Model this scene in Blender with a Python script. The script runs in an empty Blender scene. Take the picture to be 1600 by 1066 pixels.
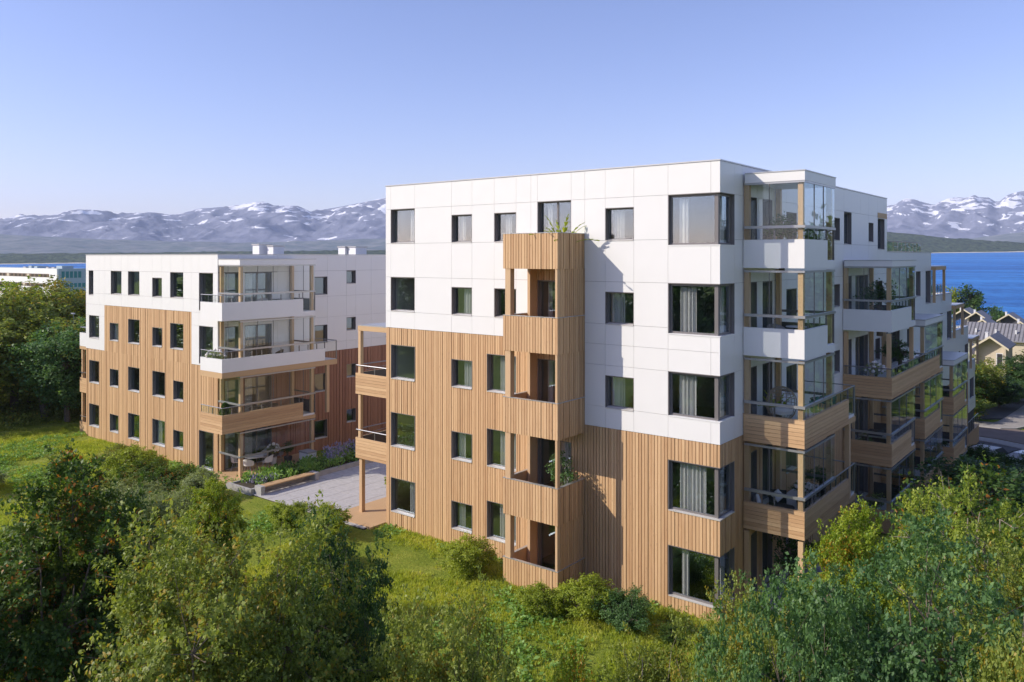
import bpy, bmesh, math, random
import numpy as np
from mathutils import Vector, Matrix
R = math.radians
random.seed(7)
scene = bpy.context.scene
COL = scene.collection

# ------------------------------------------------------------------ camera, sky, sun, exposure
cam = bpy.data.objects.new('camera', bpy.data.cameras.new('camera'))
COL.objects.link(cam)
cam.location = (10.75, -24.73, 11.75)
cam.rotation_euler = (R(90), 0, R(38.06))
cam.data.sensor_width = 36.0
cam.data.lens = 28.15
cam.data.shift_y = -0.0819
cam.data.clip_start = 0.3
cam.data.clip_end = 30000
scene.camera = cam

SUN_DIR = Vector((-1.62, -1.73, 1.48)).normalized()
SUN_EL = math.asin(SUN_DIR.z)
world = bpy.data.worlds.new('World')
scene.world = world
world.use_nodes = True
wn = world.node_tree
bg = wn.nodes['Background']
sky = wn.nodes.new('ShaderNodeTexSky')
sky.sky_type = 'NISHITA'
sky.sun_disc = False
sky.sun_elevation = SUN_EL
sky.sun_rotation = math.atan2(SUN_DIR.x, SUN_DIR.y)
sky.altitude = 0
sky.air_density = 1.0
sky.dust_density = 0.6
sky.ozone_density = 3.0
tint = wn.nodes.new('ShaderNodeVectorMath'); tint.operation = 'MULTIPLY'; tint.inputs[1].default_value = (1.09, .925, 1.13)
wn.links.new(sky.outputs[0], tint.inputs[0]); wn.links.new(tint.outputs[0], bg.inputs[0])
bg.inputs[1].default_value = 0.15

sun = bpy.data.objects.new('sun', bpy.data.lights.new('sun', 'SUN'))
COL.objects.link(sun)
sun.rotation_euler = (-SUN_DIR).to_track_quat('-Z', 'Y').to_euler()
sun.data.energy = 4.05
sun.data.angle = R(0.5)
sun.data.color = (1.0, 0.92, 0.79)

scene.view_settings.view_transform = 'Standard'
scene.view_settings.look = 'None'
scene.view_settings.gamma = 1
scene.view_settings.use_curve_mapping = False
scene.view_settings.exposure = 0.21
scene.cycles.max_bounces = 8
scene.cycles.transparent_max_bounces = 24
scene.cycles.volume_bounces = 1
scene.cycles.use_denoising = True

# ------------------------------------------------------------------ materials
MATS = {}
def mat(name):
    m = bpy.data.materials.new(name); m.use_nodes = True
    n = m.node_tree.nodes; l = m.node_tree.links
    return m, n, l, n['Principled BSDF']

def plain(name, col, rough=0.6, metal=0.0, spec=0.5, noise=0.0, nscale=3.0, bump=0.0, bscale=40.0):
    m, n, l, p = mat(name)
    p.inputs['Base Color'].default_value = (*col, 1)
    p.inputs['Roughness'].default_value = rough
    p.inputs['Metallic'].default_value = metal
    p.inputs['Specular IOR Level'].default_value = spec
    tc = n.new('ShaderNodeTexCoord')
    if noise:
        t = n.new('ShaderNodeTexNoise'); t.inputs['Scale'].default_value = nscale; t.inputs['Detail'].default_value = 6
        l.new(tc.outputs['Object'], t.inputs['Vector'])
        mr = n.new('ShaderNodeMapRange'); mr.inputs[1].default_value = .3; mr.inputs[2].default_value = .7
        mr.inputs[3].default_value = 1 - noise; mr.inputs[4].default_value = 1 + noise
        l.new(t.outputs[0], mr.inputs[0])
        mx = n.new('ShaderNodeVectorMath'); mx.operation = 'SCALE'; mx.inputs[0].default_value = col
        l.new(mr.outputs[0], mx.inputs['Scale']); l.new(mx.outputs[0], p.inputs['Base Color'])
    if bump:
        t = n.new('ShaderNodeTexNoise'); t.inputs['Scale'].default_value = bscale; t.inputs['Detail'].default_value = 4
        l.new(tc.outputs['Object'], t.inputs['Vector'])
        b = n.new('ShaderNodeBump'); b.inputs['Strength'].default_value = bump; b.inputs['Distance'].default_value = .02
        l.new(t.outputs[0], b.inputs['Height']); l.new(b.outputs[0], p.inputs['Normal'])
    MATS[name] = m
    return m

def piece_random(n, l):
    """0..1 that differs from piece to piece, whether pieces are objects or islands of one mesh"""
    g = n.new('ShaderNodeNewGeometry'); oi = n.new('ShaderNodeObjectInfo')
    a = n.new('ShaderNodeMath'); a.operation = 'ADD'
    l.new(g.outputs['Random Per Island'], a.inputs[0]); l.new(oi.outputs['Random'], a.inputs[1])
    f = n.new('ShaderNodeMath'); f.operation = 'FRACT'; l.new(a.outputs[0], f.inputs[0])
    return f.outputs[0]

def wood(name, vertical=True, c0=(.42, .235, .105), c1=(.60, .385, .195), weather=.0):
    m, n, l, p = mat(name)
    rnd = piece_random(n, l)
    geo = n.new('ShaderNodeNewGeometry')
    off = n.new('ShaderNodeVectorMath'); off.operation = 'MULTIPLY_ADD'
    cmb = n.new('ShaderNodeCombineXYZ')
    for i in range(3): l.new(rnd, cmb.inputs[i])
    off.inputs[1].default_value = (37, 37, 37)
    l.new(cmb.outputs[0], off.inputs[0]); l.new(geo.outputs['Position'], off.inputs[2])
    mp = n.new('ShaderNodeMapping')
    mp.inputs['Scale'].default_value = (28, 28, 1.3) if vertical else (1.3, 1.3, 28)
    l.new(off.outputs[0], mp.inputs[0])
    t = n.new('ShaderNodeTexNoise'); t.inputs['Scale'].default_value = 1.0; t.inputs['Detail'].default_value = 5
    t.inputs['Distortion'].default_value = .6
    l.new(mp.outputs[0], t.inputs['Vector'])
    mp2 = n.new('ShaderNodeMapping'); mp2.inputs['Scale'].default_value = (9, 9, 2.2) if vertical else (2.2, 2.2, 9)
    l.new(off.outputs[0], mp2.inputs[0])
    v = n.new('ShaderNodeTexVoronoi'); v.inputs['Scale'].default_value = 1.0
    l.new(mp2.outputs[0], v.inputs['Vector'])
    kn = n.new('ShaderNodeMapRange'); kn.inputs[1].default_value = .0; kn.inputs[2].default_value = .13
    kn.inputs[3].default_value = .45; kn.inputs[4].default_value = 1.0
    l.new(v.outputs['Distance'], kn.inputs[0])
    mix = n.new('ShaderNodeMix'); mix.data_type = 'RGBA'
    mix.inputs[6].default_value = (*c0, 1); mix.inputs[7].default_value = (*c1, 1)
    s = n.new('ShaderNodeMath'); s.operation = 'MULTIPLY_ADD'; s.inputs[1].default_value = .5
    l.new(rnd, s.inputs[0])
    s2 = n.new('ShaderNodeMath'); s2.operation = 'MULTIPLY_ADD'; s2.inputs[1].default_value = .9; s2.inputs[2].default_value = -.2
    l.new(t.outputs[0], s2.inputs[0]); l.new(s2.outputs[0], s.inputs[2])
    s.use_clamp = True
    l.new(s.outputs[0], mix.inputs[0])
    mk = n.new('ShaderNodeVectorMath'); mk.operation = 'SCALE'
    l.new(mix.outputs[2], mk.inputs[0]); l.new(kn.outputs[0], mk.inputs['Scale'])
    l.new(mk.outputs[0], p.inputs['Base Color'])
    p.inputs['Roughness'].default_value = .62
    p.inputs['Specular IOR Level'].default_value = .3
    b = n.new('ShaderNodeBump'); b.inputs['Strength'].default_value = .35; b.inputs['Distance'].default_value = .004
    l.new(t.outputs[0], b.inputs['Height']); l.new(b.outputs[0], p.inputs['Normal'])
    MATS[name] = m
    return m

def glass(name, base, tint, rough=.0, edge=1.0):
    m, n, l, p = mat(name)
    n.remove(p)
    out = n['Material Output']
    tr = n.new('ShaderNodeBsdfTransparent'); tr.inputs[0].default_value = (*tint, 1)
    gl = n.new('ShaderNodeBsdfGlossy'); gl.inputs['Roughness'].default_value = rough
    gl.inputs['Color'].default_value = (.74, .88, 1, 1)
    tc = n.new('ShaderNodeNewGeometry'); nz = n.new('ShaderNodeTexNoise'); nz.inputs['Scale'].default_value = .8
    l.new(tc.outputs['Position'], nz.inputs['Vector'])
    bp = n.new('ShaderNodeBump'); bp.inputs['Strength'].default_value = .12; bp.inputs['Distance'].default_value = .02
    l.new(nz.outputs[0], bp.inputs['Height']); l.new(bp.outputs[0], gl.inputs['Normal'])
    lw = n.new('ShaderNodeLayerWeight'); lw.inputs['Blend'].default_value = .5
    fr = n.new('ShaderNodeMath'); fr.operation = 'POWER'; fr.inputs[1].default_value = 4.0; l.new(lw.outputs['Facing'], fr.inputs[0])
    ma = n.new('ShaderNodeMath'); ma.operation = 'MULTIPLY_ADD'; ma.use_clamp = True
    ma.inputs[1].default_value = edge; ma.inputs[2].default_value = base
    l.new(fr.outputs[0], ma.inputs[0])
    mx = n.new('ShaderNodeMixShader'); l.new(ma.outputs[0], mx.inputs[0]); l.new(tr.outputs[0], mx.inputs[1]); l.new(gl.outputs[0], mx.inputs[2])
    l.new(mx.outputs[0], out.inputs[0])
    MATS[name] = m
    return m

def leafmat(name, cols, trans=.42, odd=None, oddp=.0):
    m, n, l, p = mat(name)
    n.remove(p); out = n['Material Output']
    g = n.new('ShaderNodeNewGeometry'); oi = n.new('ShaderNodeObjectInfo')
    nz = n.new('ShaderNodeTexNoise'); nz.inputs['Scale'].default_value = .9; nz.inputs['Detail'].default_value = 3
    l.new(g.outputs['Position'], nz.inputs['Vector'])
    add = n.new('ShaderNodeMath'); add.operation = 'MULTIPLY_ADD'; add.inputs[1].default_value = .55
    l.new(g.outputs['Random Per Island'], add.inputs[0])
    s = n.new('ShaderNodeMath'); s.operation = 'MULTIPLY_ADD'; s.inputs[1].default_value = 1.3; s.inputs[2].default_value = -.4
    l.new(nz.outputs[0], s.inputs[0]); l.new(s.outputs[0], add.inputs[2])
    cr = n.new('ShaderNodeValToRGB')
    e = cr.color_ramp.elements
    e[0].position = .05; e[0].color = (*cols[0], 1); e[1].position = .95; e[1].color = (*cols[-1], 1)
    for i, c in enumerate(cols[1:-1]):
        x = e.new((i + 1) / (len(cols) - 1)); x.color = (*c, 1)
    for x in cr.color_ramp.elements: x.color = (min(.6, x.color[0]*1.42), min(.6, x.color[1]*1.46), x.color[2]*1.3, 1)
    l.new(add.outputs[0], cr.inputs[0])
    colout = cr.outputs[0]
    if odd:
        nz2 = n.new('ShaderNodeTexNoise'); nz2.inputs['Scale'].default_value = 1.7; nz2.inputs['Detail'].default_value = 2
        l.new(g.outputs['Position'], nz2.inputs['Vector'])
        a2 = n.new('ShaderNodeMath'); a2.operation = 'MULTIPLY_ADD'; a2.inputs[1].default_value = .55
        l.new(g.outputs['Random Per Island'], a2.inputs[0]); l.new(nz2.outputs[0], a2.inputs[2])
        gt = n.new('ShaderNodeMath'); gt.operation = 'GREATER_THAN'; gt.inputs[1].default_value = 1.05 - oddp
        l.new(a2.outputs[0], gt.inputs[0])
        mx = n.new('ShaderNodeMix'); mx.data_type = 'RGBA'; mx.inputs[7].default_value = (*odd, 1)
        l.new(gt.outputs[0], mx.inputs[0]); l.new(colout, mx.inputs[6]); colout = mx.outputs[2]
    d = n.new('ShaderNodeBsdfPrincipled'); d.inputs['Roughness'].default_value = .5; d.inputs['Specular IOR Level'].default_value = .4
    t = n.new('ShaderNodeBsdfTranslucent')
    l.new(colout, d.inputs['Base Color'])
    sc = n.new('ShaderNodeVectorMath'); sc.operation = 'MULTIPLY'; sc.inputs[1].default_value = (1.25, 1.25, .6)
    l.new(colout, sc.inputs[0]); l.new(sc.outputs[0], t.inputs[0])
    mx = n.new('ShaderNodeMixShader'); mx.inputs[0].default_value = trans
    l.new(d.outputs[0], mx.inputs[1]); l.new(t.outputs[0], mx.inputs[2]); l.new(mx.outputs[0], out.inputs[0])
    MATS[name] = m
    return m

plain('panel_white', (.80, .785, .76), .34, spec=.4, noise=.015, nscale=1.5)
plain('balcony_white', (.80, .785, .765), .4, spec=.35, noise=.015, nscale=2)
plain('membrane', (.095, .085, .078), .9)
plain('metal', (.19, .17, .165), .5, metal=.1, noise=.04, nscale=6)
plain('frame', (.19, .175, .17), .4, metal=.2)
plain('track', (.42, .42, .42), .35, metal=.6)
plain('rail', (.38, .38, .39), .3, metal=.8)
plain('sill', (.62, .585, .54), .45, metal=.2)
plain('coping', (.50, .495, .48), .35, metal=.5)
plain('dark', (.03, .03, .034), .5)
plain('interior', (.42, .39, .36), .8, noise=.05)
plain('interior_floor', (.30, .21, .14), .5)
plain('ceiling_white', (.7, .69, .67), .7)
plain('curtain', (.66, .63, .59), .85)
plain('roof_felt', (.22, .225, .23), .9, noise=.15, nscale=2)
plain('concrete', (.40, .385, .365), .85, noise=.12, nscale=3, bump=.3, bscale=30)
plain('paving', (.47, .45, .44), .85, noise=.10, nscale=5, bump=.3, bscale=60)
plain('asphalt', (.125, .12, .125), .92, noise=.12, nscale=1.2, bump=.4, bscale=50)
plain('asphalt_brown', (.20, .155, .13), .92, noise=.12, nscale=.8, bump=.4, bscale=50)
plain('sidewalk', (.36, .33, .305), .9, noise=.08, nscale=2)
plain('soil', (.06, .045, .03), .95, noise=.3, nscale=8)
plain('bark', (.16, .125, .095), .9, noise=.3, nscale=14, bump=.6, bscale=30)
plain('bark_pale', (.30, .25, .20), .85, noise=.25, nscale=14, bump=.5, bscale=30)
plain('house_wall', (.58, .50, .38), .8, noise=.08, nscale=1)
plain('house_dark', (.065, .065, .085), .6)
plain('house_trim', (.66, .58, .42), .7)
plain('house_roof', (.24, .235, .25), .8, noise=.12, nscale=2)
plain('office_white', (.80, .79, .79), .6, noise=.03)
plain('office_side', (.36, .44, .48), .6, noise=.04)  # bluish shade of the white block's side wall put into the colour
plain('office_window', (.13, .075, .045), .35, noise=.4, nscale=.5)
plain('office_teal', (.02, .20, .22), .2)
plain('beach', (.50, .46, .36), .95, noise=.2, nscale=.02)
plain('pot_dark', (.05, .052, .055), .5)
plain('pot_white', (.65, .65, .65), .4)
plain('fabric_white', (.72, .70, .67), .85)
plain('fabric_grey', (.30, .29, .29), .9)
plain('teal', (.03, .22, .23), .55)
plain('rattan', (.36, .29, .21), .8)
plain('blossom', (.78, .72, .70), .8)
plain('lavender', (.33, .30, .42), .85)
plain('car_paint', (.62, .65, .70), .2, metal=.1)
plain('tyre', (.02, .02, .02), .8)
plain('lamp_metal', (.35, .36, .36), .4, metal=.4)
wood('larch', True, (.44, .25, .125), (.73, .49, .268))
wood('larch_flat', False, (.44, .25, .125), (.73, .49, .268))
wood('larch_red_brown', True, (.25, .115, .075), (.42, .215, .135))  # darker, redder larch for the east cladding of the far building
wood('timber', True, (.54, .35, .19), (.64, .44, .26))
wood('timber_flat', False, (.50, .32, .165), (.60, .40, .22))
glass('window_glass', .155, (.90, .92, .93), edge=.8)
glass('clear_glass', .035, (.965, .98, .975), edge=.75)
leafmat('leaf_olive', [(.09, .12, .022), (.18, .215, .045), (.27, .29, .07)], odd=(.40, .30, .04), oddp=.02)
leafmat('leaf_silver', [(.12, .145, .06), (.20, .235, .11), (.30, .33, .17)])
leafmat('leaf_dark', [(.024, .055, .010), (.06, .11, .018), (.13, .165, .03)], odd=(.42, .17, .025), oddp=.0)
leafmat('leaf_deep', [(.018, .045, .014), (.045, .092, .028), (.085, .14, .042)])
leafmat('leaf_blue', [(.032, .075, .026), (.078, .15, .056), (.15, .235, .09)])
leafmat('leaf_yellow', [(.12, .165, .018), (.225, .27, .03), (.33, .35, .05)])
leafmat('leaf_maple', [(.09, .16, .015), (.20, .26, .025), (.32, .32, .04)], odd=(.48, .26, .025), oddp=.0)
leafmat('leaf_maple2', [(.10, .15, .02), (.19, .235, .03), (.29, .31, .05)])
leafmat('leaf_autumn', [(.08, .12, .02), (.17, .18, .03), (.28, .21, .04)], odd=(.34, .18, .04), oddp=.0)
leafmat('grass_blade', [(.17, .22, .03), (.29, .33, .045), (.42, .40, .09)], trans=.45)
leafmat('weed', [(.08, .17, .03), (.16, .27, .06), (.25, .36, .12)], trans=.35)

# ------------------------------------------------------------------ mesh helpers
class MB:
    def __init__(s): s.v = []; s.f = []; s.m = []
    def box(s, x0, y0, z0, x1, y1, z1, mi=0):
        if x0 > x1: x0, x1 = x1, x0
        if y0 > y1: y0, y1 = y1, y0
        if z0 > z1: z0, z1 = z1, z0
        b = len(s.v)
        s.v += [(x0,y0,z0),(x1,y0,z0),(x1,y1,z0),(x0,y1,z0),(x0,y0,z1),(x1,y0,z1),(x1,y1,z1),(x0,y1,z1)]
        s.f += [(b,b+3,b+2,b+1),(b+4,b+5,b+6,b+7),(b,b+1,b+5,b+4),(b+1,b+2,b+6,b+5),(b+2,b+3,b+7,b+6),(b+3,b,b+4,b+7)]
        s.m += [mi]*6
        return s
    def quad(s, a, b, c, d, mi=0):
        k = len(s.v); s.v += [a,b,c,d]; s.f.append((k,k+1,k+2,k+3)); s.m.append(mi); return s
    def tri(s, a, b, c, mi=0):
        k = len(s.v); s.v += [a,b,c]; s.f.append((k,k+1,k+2)); s.m.append(mi); return s
    def tube(s, a, b, r0, r1=None, n=8, cap=True, mi=0):
        a = Vector(a); b = Vector(b); r1 = r0 if r1 is None else r1
        d = (b - a).normalized(); u = d.orthogonal().normalized(); w = d.cross(u)
        k = len(s.v)
        for p, r in ((a, r0), (b, r1)):
            for i in range(n):
                t = 2*math.pi*i/n
                q = p + (u*math.cos(t) + w*math.sin(t))*r
                s.v.append(tuple(q))
        for i in range(n):
            j = (i+1) % n
            s.f.append((k+i, k+j, k+n+j, k+n+i)); s.m.append(mi)
        if cap:
            s.f.append(tuple(k+n+i for i in range(n))); s.m.append(mi)
            s.f.append(tuple(k+n-1-i for i in range(n))); s.m.append(mi)
        return s
    def lathe(s, prof, c=(0,0,0), n=14, mi=0):
        k = len(s.v)
        for r, z in prof:
            for i in range(n):
                t = 2*math.pi*i/n
                s.v.append((c[0]+r*math.cos(t), c[1]+r*math.sin(t), c[2]+z))
        for q in range(len(prof)-1):
            for i in range(n):
                j = (i+1) % n
                s.f.append((k+q*n+i, k+q*n+j, k+(q+1)*n+j, k+(q+1)*n+i)); s.m.append(mi)
        s.f.append(tuple(k+(len(prof)-1)*n+i for i in range(n))); s.m.append(mi)
        s.f.append(tuple(k+n-1-i for i in range(n))); s.m.append(mi)
        return s
    def build(s, name, mats, parent=None, kind=None, smooth=False):
        me = bpy.data.meshes.new(name)
        me.from_pydata(s.v, [], s.f)
        if not isinstance(mats, (list, tuple)): mats = [mats]
        for mm in mats: me.materials.append(MATS[mm])
        if len(mats) > 1: me.polygons.foreach_set('material_index', s.m)
        if smooth: me.polygons.foreach_set('use_smooth', [True]*len(me.polygons))
        me.update()
        return link(name, me, parent, kind)

def link(name, me, parent=None, kind=None):
    o = bpy.data.objects.new(name, me); COL.objects.link(o)
    if parent is not None: o.parent = parent
    if kind: o['kind'] = kind
    return o
def tag(o, label, cat, group=None):
    o['label'] = label; o['category'] = cat
    if group: o['group'] = group
    return o
def thing(name, label, cat, loc=(0,0,0), rz=0, group=None):
    o = bpy.data.objects.new(name, None); COL.objects.link(o)
    o.empty_display_size = .2
    o.location = loc; o.rotation_euler = (0, 0, rz)
    return tag(o, label, cat, group)
def copy_tree(o, parent=None):
    c = o.copy(); COL.objects.link(c)
    if parent is not None: c.parent = parent
    for ch in list(o.children): copy_tree(ch, c)
    return c

class Face:
    """a facade: u runs along it, z up, d into the building"""
    def __init__(s, kind, p): s.k = kind; s.p = p
    def pt(s, u, z, d):
        if s.k == 'S': return (u, s.p + d, z)      # faces -Y
        if s.k == 'E': return (s.p - d, u, z)      # faces +X
        if s.k == 'W': return (s.p + d, u, z)      # faces -X
    def box(s, mb, u0, u1, z0, z1, d0, d1, mi=0):
        a = s.pt(u0, z0, d0); b = s.pt(u1, z1, d1)
        mb.box(*a, *b, mi)
def cut(rect, holes):
    """rect minus holes -> list of rects"""
    out = [rect]
    for (a0, a1, b0, b1) in holes:
        new = []
        for (u0, u1, z0, z1) in out:
            if a0 >= u1-1e-4 or a1 <= u0+1e-4 or b0 >= z1-1e-4 or b1 <= z0+1e-4:
                new.append((u0, u1, z0, z1)); continue
            c0, c1 = max(u0, a0), min(u1, a1)
            if z1 > b1+1e-3: new.append((u0, u1, b1, z1))
            if b0 > z0+1e-3: new.append((u0, u1, z0, b0))
            zz0, zz1 = max(z0, b0), min(z1, b1)
            if c0 > u0+1e-3: new.append((u0, c0, zz0, zz1))
            if u1 > c1+1e-3: new.append((c1, u1, zz0, zz1))
        out = new
    return out
def core(F, rects, holes, parent, d0=.075, d1=.24):
    """backing wall with openings"""
    us = sorted({v for r in rects+holes for v in r[:2]}); zs = sorted({v for r in rects+holes for v in r[2:]})
    mb = MB()
    for r in rects:
        for q in cut(r, holes):
            F.box(mb, q[0], q[1], q[2], q[3], d0, d1)
    return mb.build('wall', 'membrane', parent)
GAP = .009
def panels(F, ub, zb, regions, holes, parent, joined=False, thick=.03, name='panel', mat_='panel_white', zlim=None):
    acc = MB() if joined else None
    for i in range(len(ub)-1):
        for j in range(len(zb)-1):
            cell = (ub[i], ub[i+1], zb[j], zb[j+1])
            ps = []
            for rg in regions:
                u0, u1 = max(cell[0], rg[0]), min(cell[1], rg[1]); z0, z1 = max(cell[2], rg[2]), min(cell[3], rg[3])
                if u1-u0 < .03 or z1-z0 < .03: continue
                ps += cut((u0+GAP/2, u1-GAP/2, z0+GAP/2, z1-GAP/2), holes)
            ps = [q for q in ps if q[1]-q[0] > .03 and q[3]-q[2] > .03]
            if not ps: continue
            mb = acc if joined else MB()
            for q in ps: F.box(mb, q[0], q[1], q[2], q[3], random.uniform(0, .0025), thick+.012)
            if not joined: mb.build(name, mat_, parent)
    if joined and acc.v: acc.build('cladding_panels', mat_, parent, 'stuff')
WID = [.125, .122, .130, .119, .125]
def boards(F, regions, holes, parent, joined=True, mat_='larch', seed=1, pitch=1.0, name='board'):
    rnd = random.Random(seed)
    acc = MB()
    u_lo = min(r[0] for r in regions); u_hi = max(r[1] for r in regions)
    u = u_lo
    last = .02
    while u < u_hi - .02:
        w = min(rnd.choice(WID)*pitch, u_hi-u)
        if u_hi-(u+w) < .04: w = u_hi-u
        d = rnd.choice([.0, .004, .02])
        last = d
        for rg in regions:
            if u+w*.5 < rg[0] or u+w*.5 > rg[1]: continue
            for q in cut((u+.011, u+w-.011, rg[2], rg[3]), holes):
                if q[1]-q[0] < .015 or q[3]-q[2] < .02: continue
                mb = acc if joined else MB()
                F.box(mb, q[0], q[1], q[2], q[3], d, .07)
                if not joined: mb.build(name, mat_, parent)
        u += w
    if joined and acc.v: acc.build('cladding_boards', mat_, parent, 'stuff')
def planks(F, u0, u1, z0, z1, parent, joined=False, mat_='larch_flat', d0=0.0, d1=.03, n=7):
    acc = MB(); h = (z1-z0)/n
    for i in range(n):
        mb = acc if joined else MB()
        F.box(mb, u0, u1, z0+i*h+.005, z0+(i+1)*h-.005, d0+random.uniform(0, .006), d1)
        if not joined: mb.build('plank', mat_, parent)
    if joined: acc.build('plank_cladding', mat_, parent, 'stuff')

def curtain_mesh(w, h, seed):
    rnd = random.Random(seed); n = max(10, int(w/.03)); mb = MB(); ph = rnd.uniform(0, 6)
    P = []
    for i in range(n+1):
        t = i/n
        P.append((t*w, .035*math.sin(ph+t*w*42)+.012*math.sin(t*w*97)))
    for i in range(n):
        a, b = P[i], P[i+1]
        mb.quad((a[0],a[1],0),(b[0],b[1],0),(b[0],b[1],h),(a[0],a[1],h))
    return mb
def add_curtain(F, u0, w, z0, h, par, seed, d=.33):
    mb = curtain_mesh(w, h, seed)
    mb.v = [F.pt(u0+x, z0+z, d+y) for (x, y, z) in mb.v]
    mb.build('curtain', 'curtain', par, smooth=True)
wcount = [0]
def window(F, u0, u1, z0, z1, parent, detail=2, name='window', mull=None, cur='auto', depth=.19, reveal='metal'):
    """casing + frame; sub-parts pane, sill, curtain"""
    wcount[0] += 1
    rnd = random.Random(wcount[0]*13)
    mb = MB(); t = .022; fd0, fd1, fw_ = depth-.02, depth+.05, .062
    F.box(mb, u0, u0+t, z0, z1, .006, fd0, 1); F.box(mb, u1-t, u1, z0, z1, .006, fd0, 1)
    F.box(mb, u0+t, u1-t, z1-t, z1, .006, fd0, 1)
    F.box(mb, u0, u0+fw_, z0, z1, fd0, fd1); F.box(mb, u1-fw_, u1, z0, z1, fd0, fd1)
    F.box(mb, u0+fw_, u1-fw_, z0, z0+fw_, fd0, fd1); F.box(mb, u0+fw_, u1-fw_, z1-fw_, z1, fd0, fd1)
    if mull: F.box(mb, mull-.035, mull+.035, z0+fw_, z1-fw_, fd0+.004, fd1)
    o = mb.build(name, ['frame', reveal], parent)
    g = MB(); F.box(g, u0+fw_, u1-fw_, z0+fw_, z1-fw_, fd0+.03, fd0+.036); g.build('pane', 'window_glass', o)
    s = MB()
    a = F.pt(u0+t, z0+.035, fd0); b = F.pt(u1-t, z0+.035, fd0); c = F.pt(u1-t, z0+.005, -.02); d = F.pt(u0+t, z0+.005, -.02)
    a2 = F.pt(u0+t, z0-.012, fd0); b2 = F.pt(u1-t, z0-.012, fd0); c2 = F.pt(u1-t, z0-.02, -.02); d2 = F.pt(u0+t, z0-.02, -.02)
    s.quad(a,b,c,d).quad(d,c,c2,d2).quad(a2,b2,c2,d2).quad(a,d,d2,a2).quad(b,c,c2,b2)
    if name != 'balcony_door': s.build('sill', 'sill', o)
    if cur is not None:
        W = u1-u0
        side = rnd.random()
        cw = min(.55, W*.38)
        if cur == 'auto':
            if side < .5: add_curtain(F, (u1-fw_-cw) if rnd.random() < .6 else u0+fw_, cw, z0-.05, z1-z0+.02, o, wcount[0])
        else:
            for (p, q) in cur: add_curtain(F, u0+p, q, z0-.05, z1-z0+.0, o, wcount[0])
    return o
def corner_window(x0, x1, y1, z0, z1, parent, cur):
    """glazed corner at (x1, 0): front from x0, side to y1"""
    wcount[0] += 1
    S = Face('S', 0); Ee = Face('E', 0); mb = MB(); t = .022; e = .12; f = .07
    S.box(mb, x0, x0+t, z0, z1, .006, .17, 1); Ee.box(mb, y1-t, y1, z0, z1, .006, .17, 1)
    mb.box(x0+t, .006, z1-t, -.006, .17, z1, 1); mb.box(-.17, .17, z1-t, -.006, y1-t, z1, 1)
    # bars
    mb.box(x0+t, e, z0, -e-.12, e+.07, z0+f); mb.box(x0+t, e, z1-f-t, -e-.12, e+.07, z1-t)
    mb.box(x0+t, e, z0+f, x0+t+f, e+.07, z1-f-t)
    mb.box(-e-.12, e-.01, z0, -e+.01, e+.12, z1-t)
    mb.box(-e-.07, e+.12, z0, -e, y1-t, z0+f); mb.box(-e-.07, e+.12, z1-f-t, -e, y1-t, z1-t)
    mb.box(-e-.07, y1-t-f-.05, z0+f, -e, y1-t, z1-f-t)
    o = mb.build('corner_window', ['frame', 'metal'], parent)
    g = MB(); g.box(x0+t+f, e+.03, z0+f, -e-.12, e+.036, z1-f-t); g.build('pane', 'window_glass', o)
    g = MB(); g.box(-e-.036, e+.12, z0+f, -e-.03, y1-t-f-.05, z1-f-t); g.build('pane', 'window_glass', o)
    s = MB(); s.box(x0+t, -.015, z0-.03, .015, e, z0+.004); s.box(-e, e, z0-.03, .015, y1-t, z0+.004); s.build('sill', 'panel_white' if z0 > 5 else 'sill', o)
    for (p, q) in cur:
        add_curtain(S, x0+p, q, z0-.02, z1-z0-.12, o, wcount[0], d=.33)
    add_curtain(Ee, .75, .3, z0-.02, z1-z0-.12, o, wcount[0]+77, d=.33)
    return o

# ------------------------------------------------------------------ terrain
def sstep(a, b, x):
    t = np.clip((x-a)/(b-a), 0, 1); return t*t*(3-2*t)
def fbm(x, y, seed, oct=6, lac=2.0, gain=.5, ridged=False):
    rs = np.random.RandomState(seed); out = 0*x; amp = 1.; fr = 1.
    for o in range(oct):
        T = rs.rand(64, 64)
        xi = x*fr; yi = y*fr; x0 = np.floor(xi).astype(int); y0 = np.floor(yi).astype(int); fx = xi-x0; fy = yi-y0
        fx = fx*fx*(3-2*fx); fy = fy*fy*(3-2*fy)
        a = T[x0 % 64, y0 % 64]; b_ = T[(x0+1) % 64, y0 % 64]; c = T[x0 % 64, (y0+1) % 64]; d = T[(x0+1) % 64, (y0+1) % 64]
        v = (a*(1-fx)+b_*fx)*(1-fy) + (c*(1-fx)+d*fx)*fy
        if ridged: v = 1-abs(2*v-1)
        out = out + amp*v; amp *= gain; fr *= lac
    return out
FW = np.array((-.6165, .7873)); RT = np.array((.7873, .6165)); CC = np.array((10.75, -24.73))
def ground(x, y):
    x = np.asarray(x, float); y = np.asarray(y, float)
    dep = (x-CC[0])*FW[0] + (y-CC[1])*FW[1]
    z = -.22 + 0*x
    z = z - 3.8*sstep(6, 44, y)*sstep(-15.5, -5, x)
    z = z - 2.6*sstep(4.5, 16, -y)*sstep(-26, -8, x)
    z = z - 1.0*sstep(3, 30, x)
    z = z - 12.*sstep(92, 240, dep)
    z = z + .16*np.sin(x*.35+1)*np.sin(y*.31)*sstep(2.5, 9, -y) + .05*np.sin(x*1.3)*np.cos(y*1.1)*sstep(1, 4, -y)
    return z
def gz(x, y): return float(ground(x, y))

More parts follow.
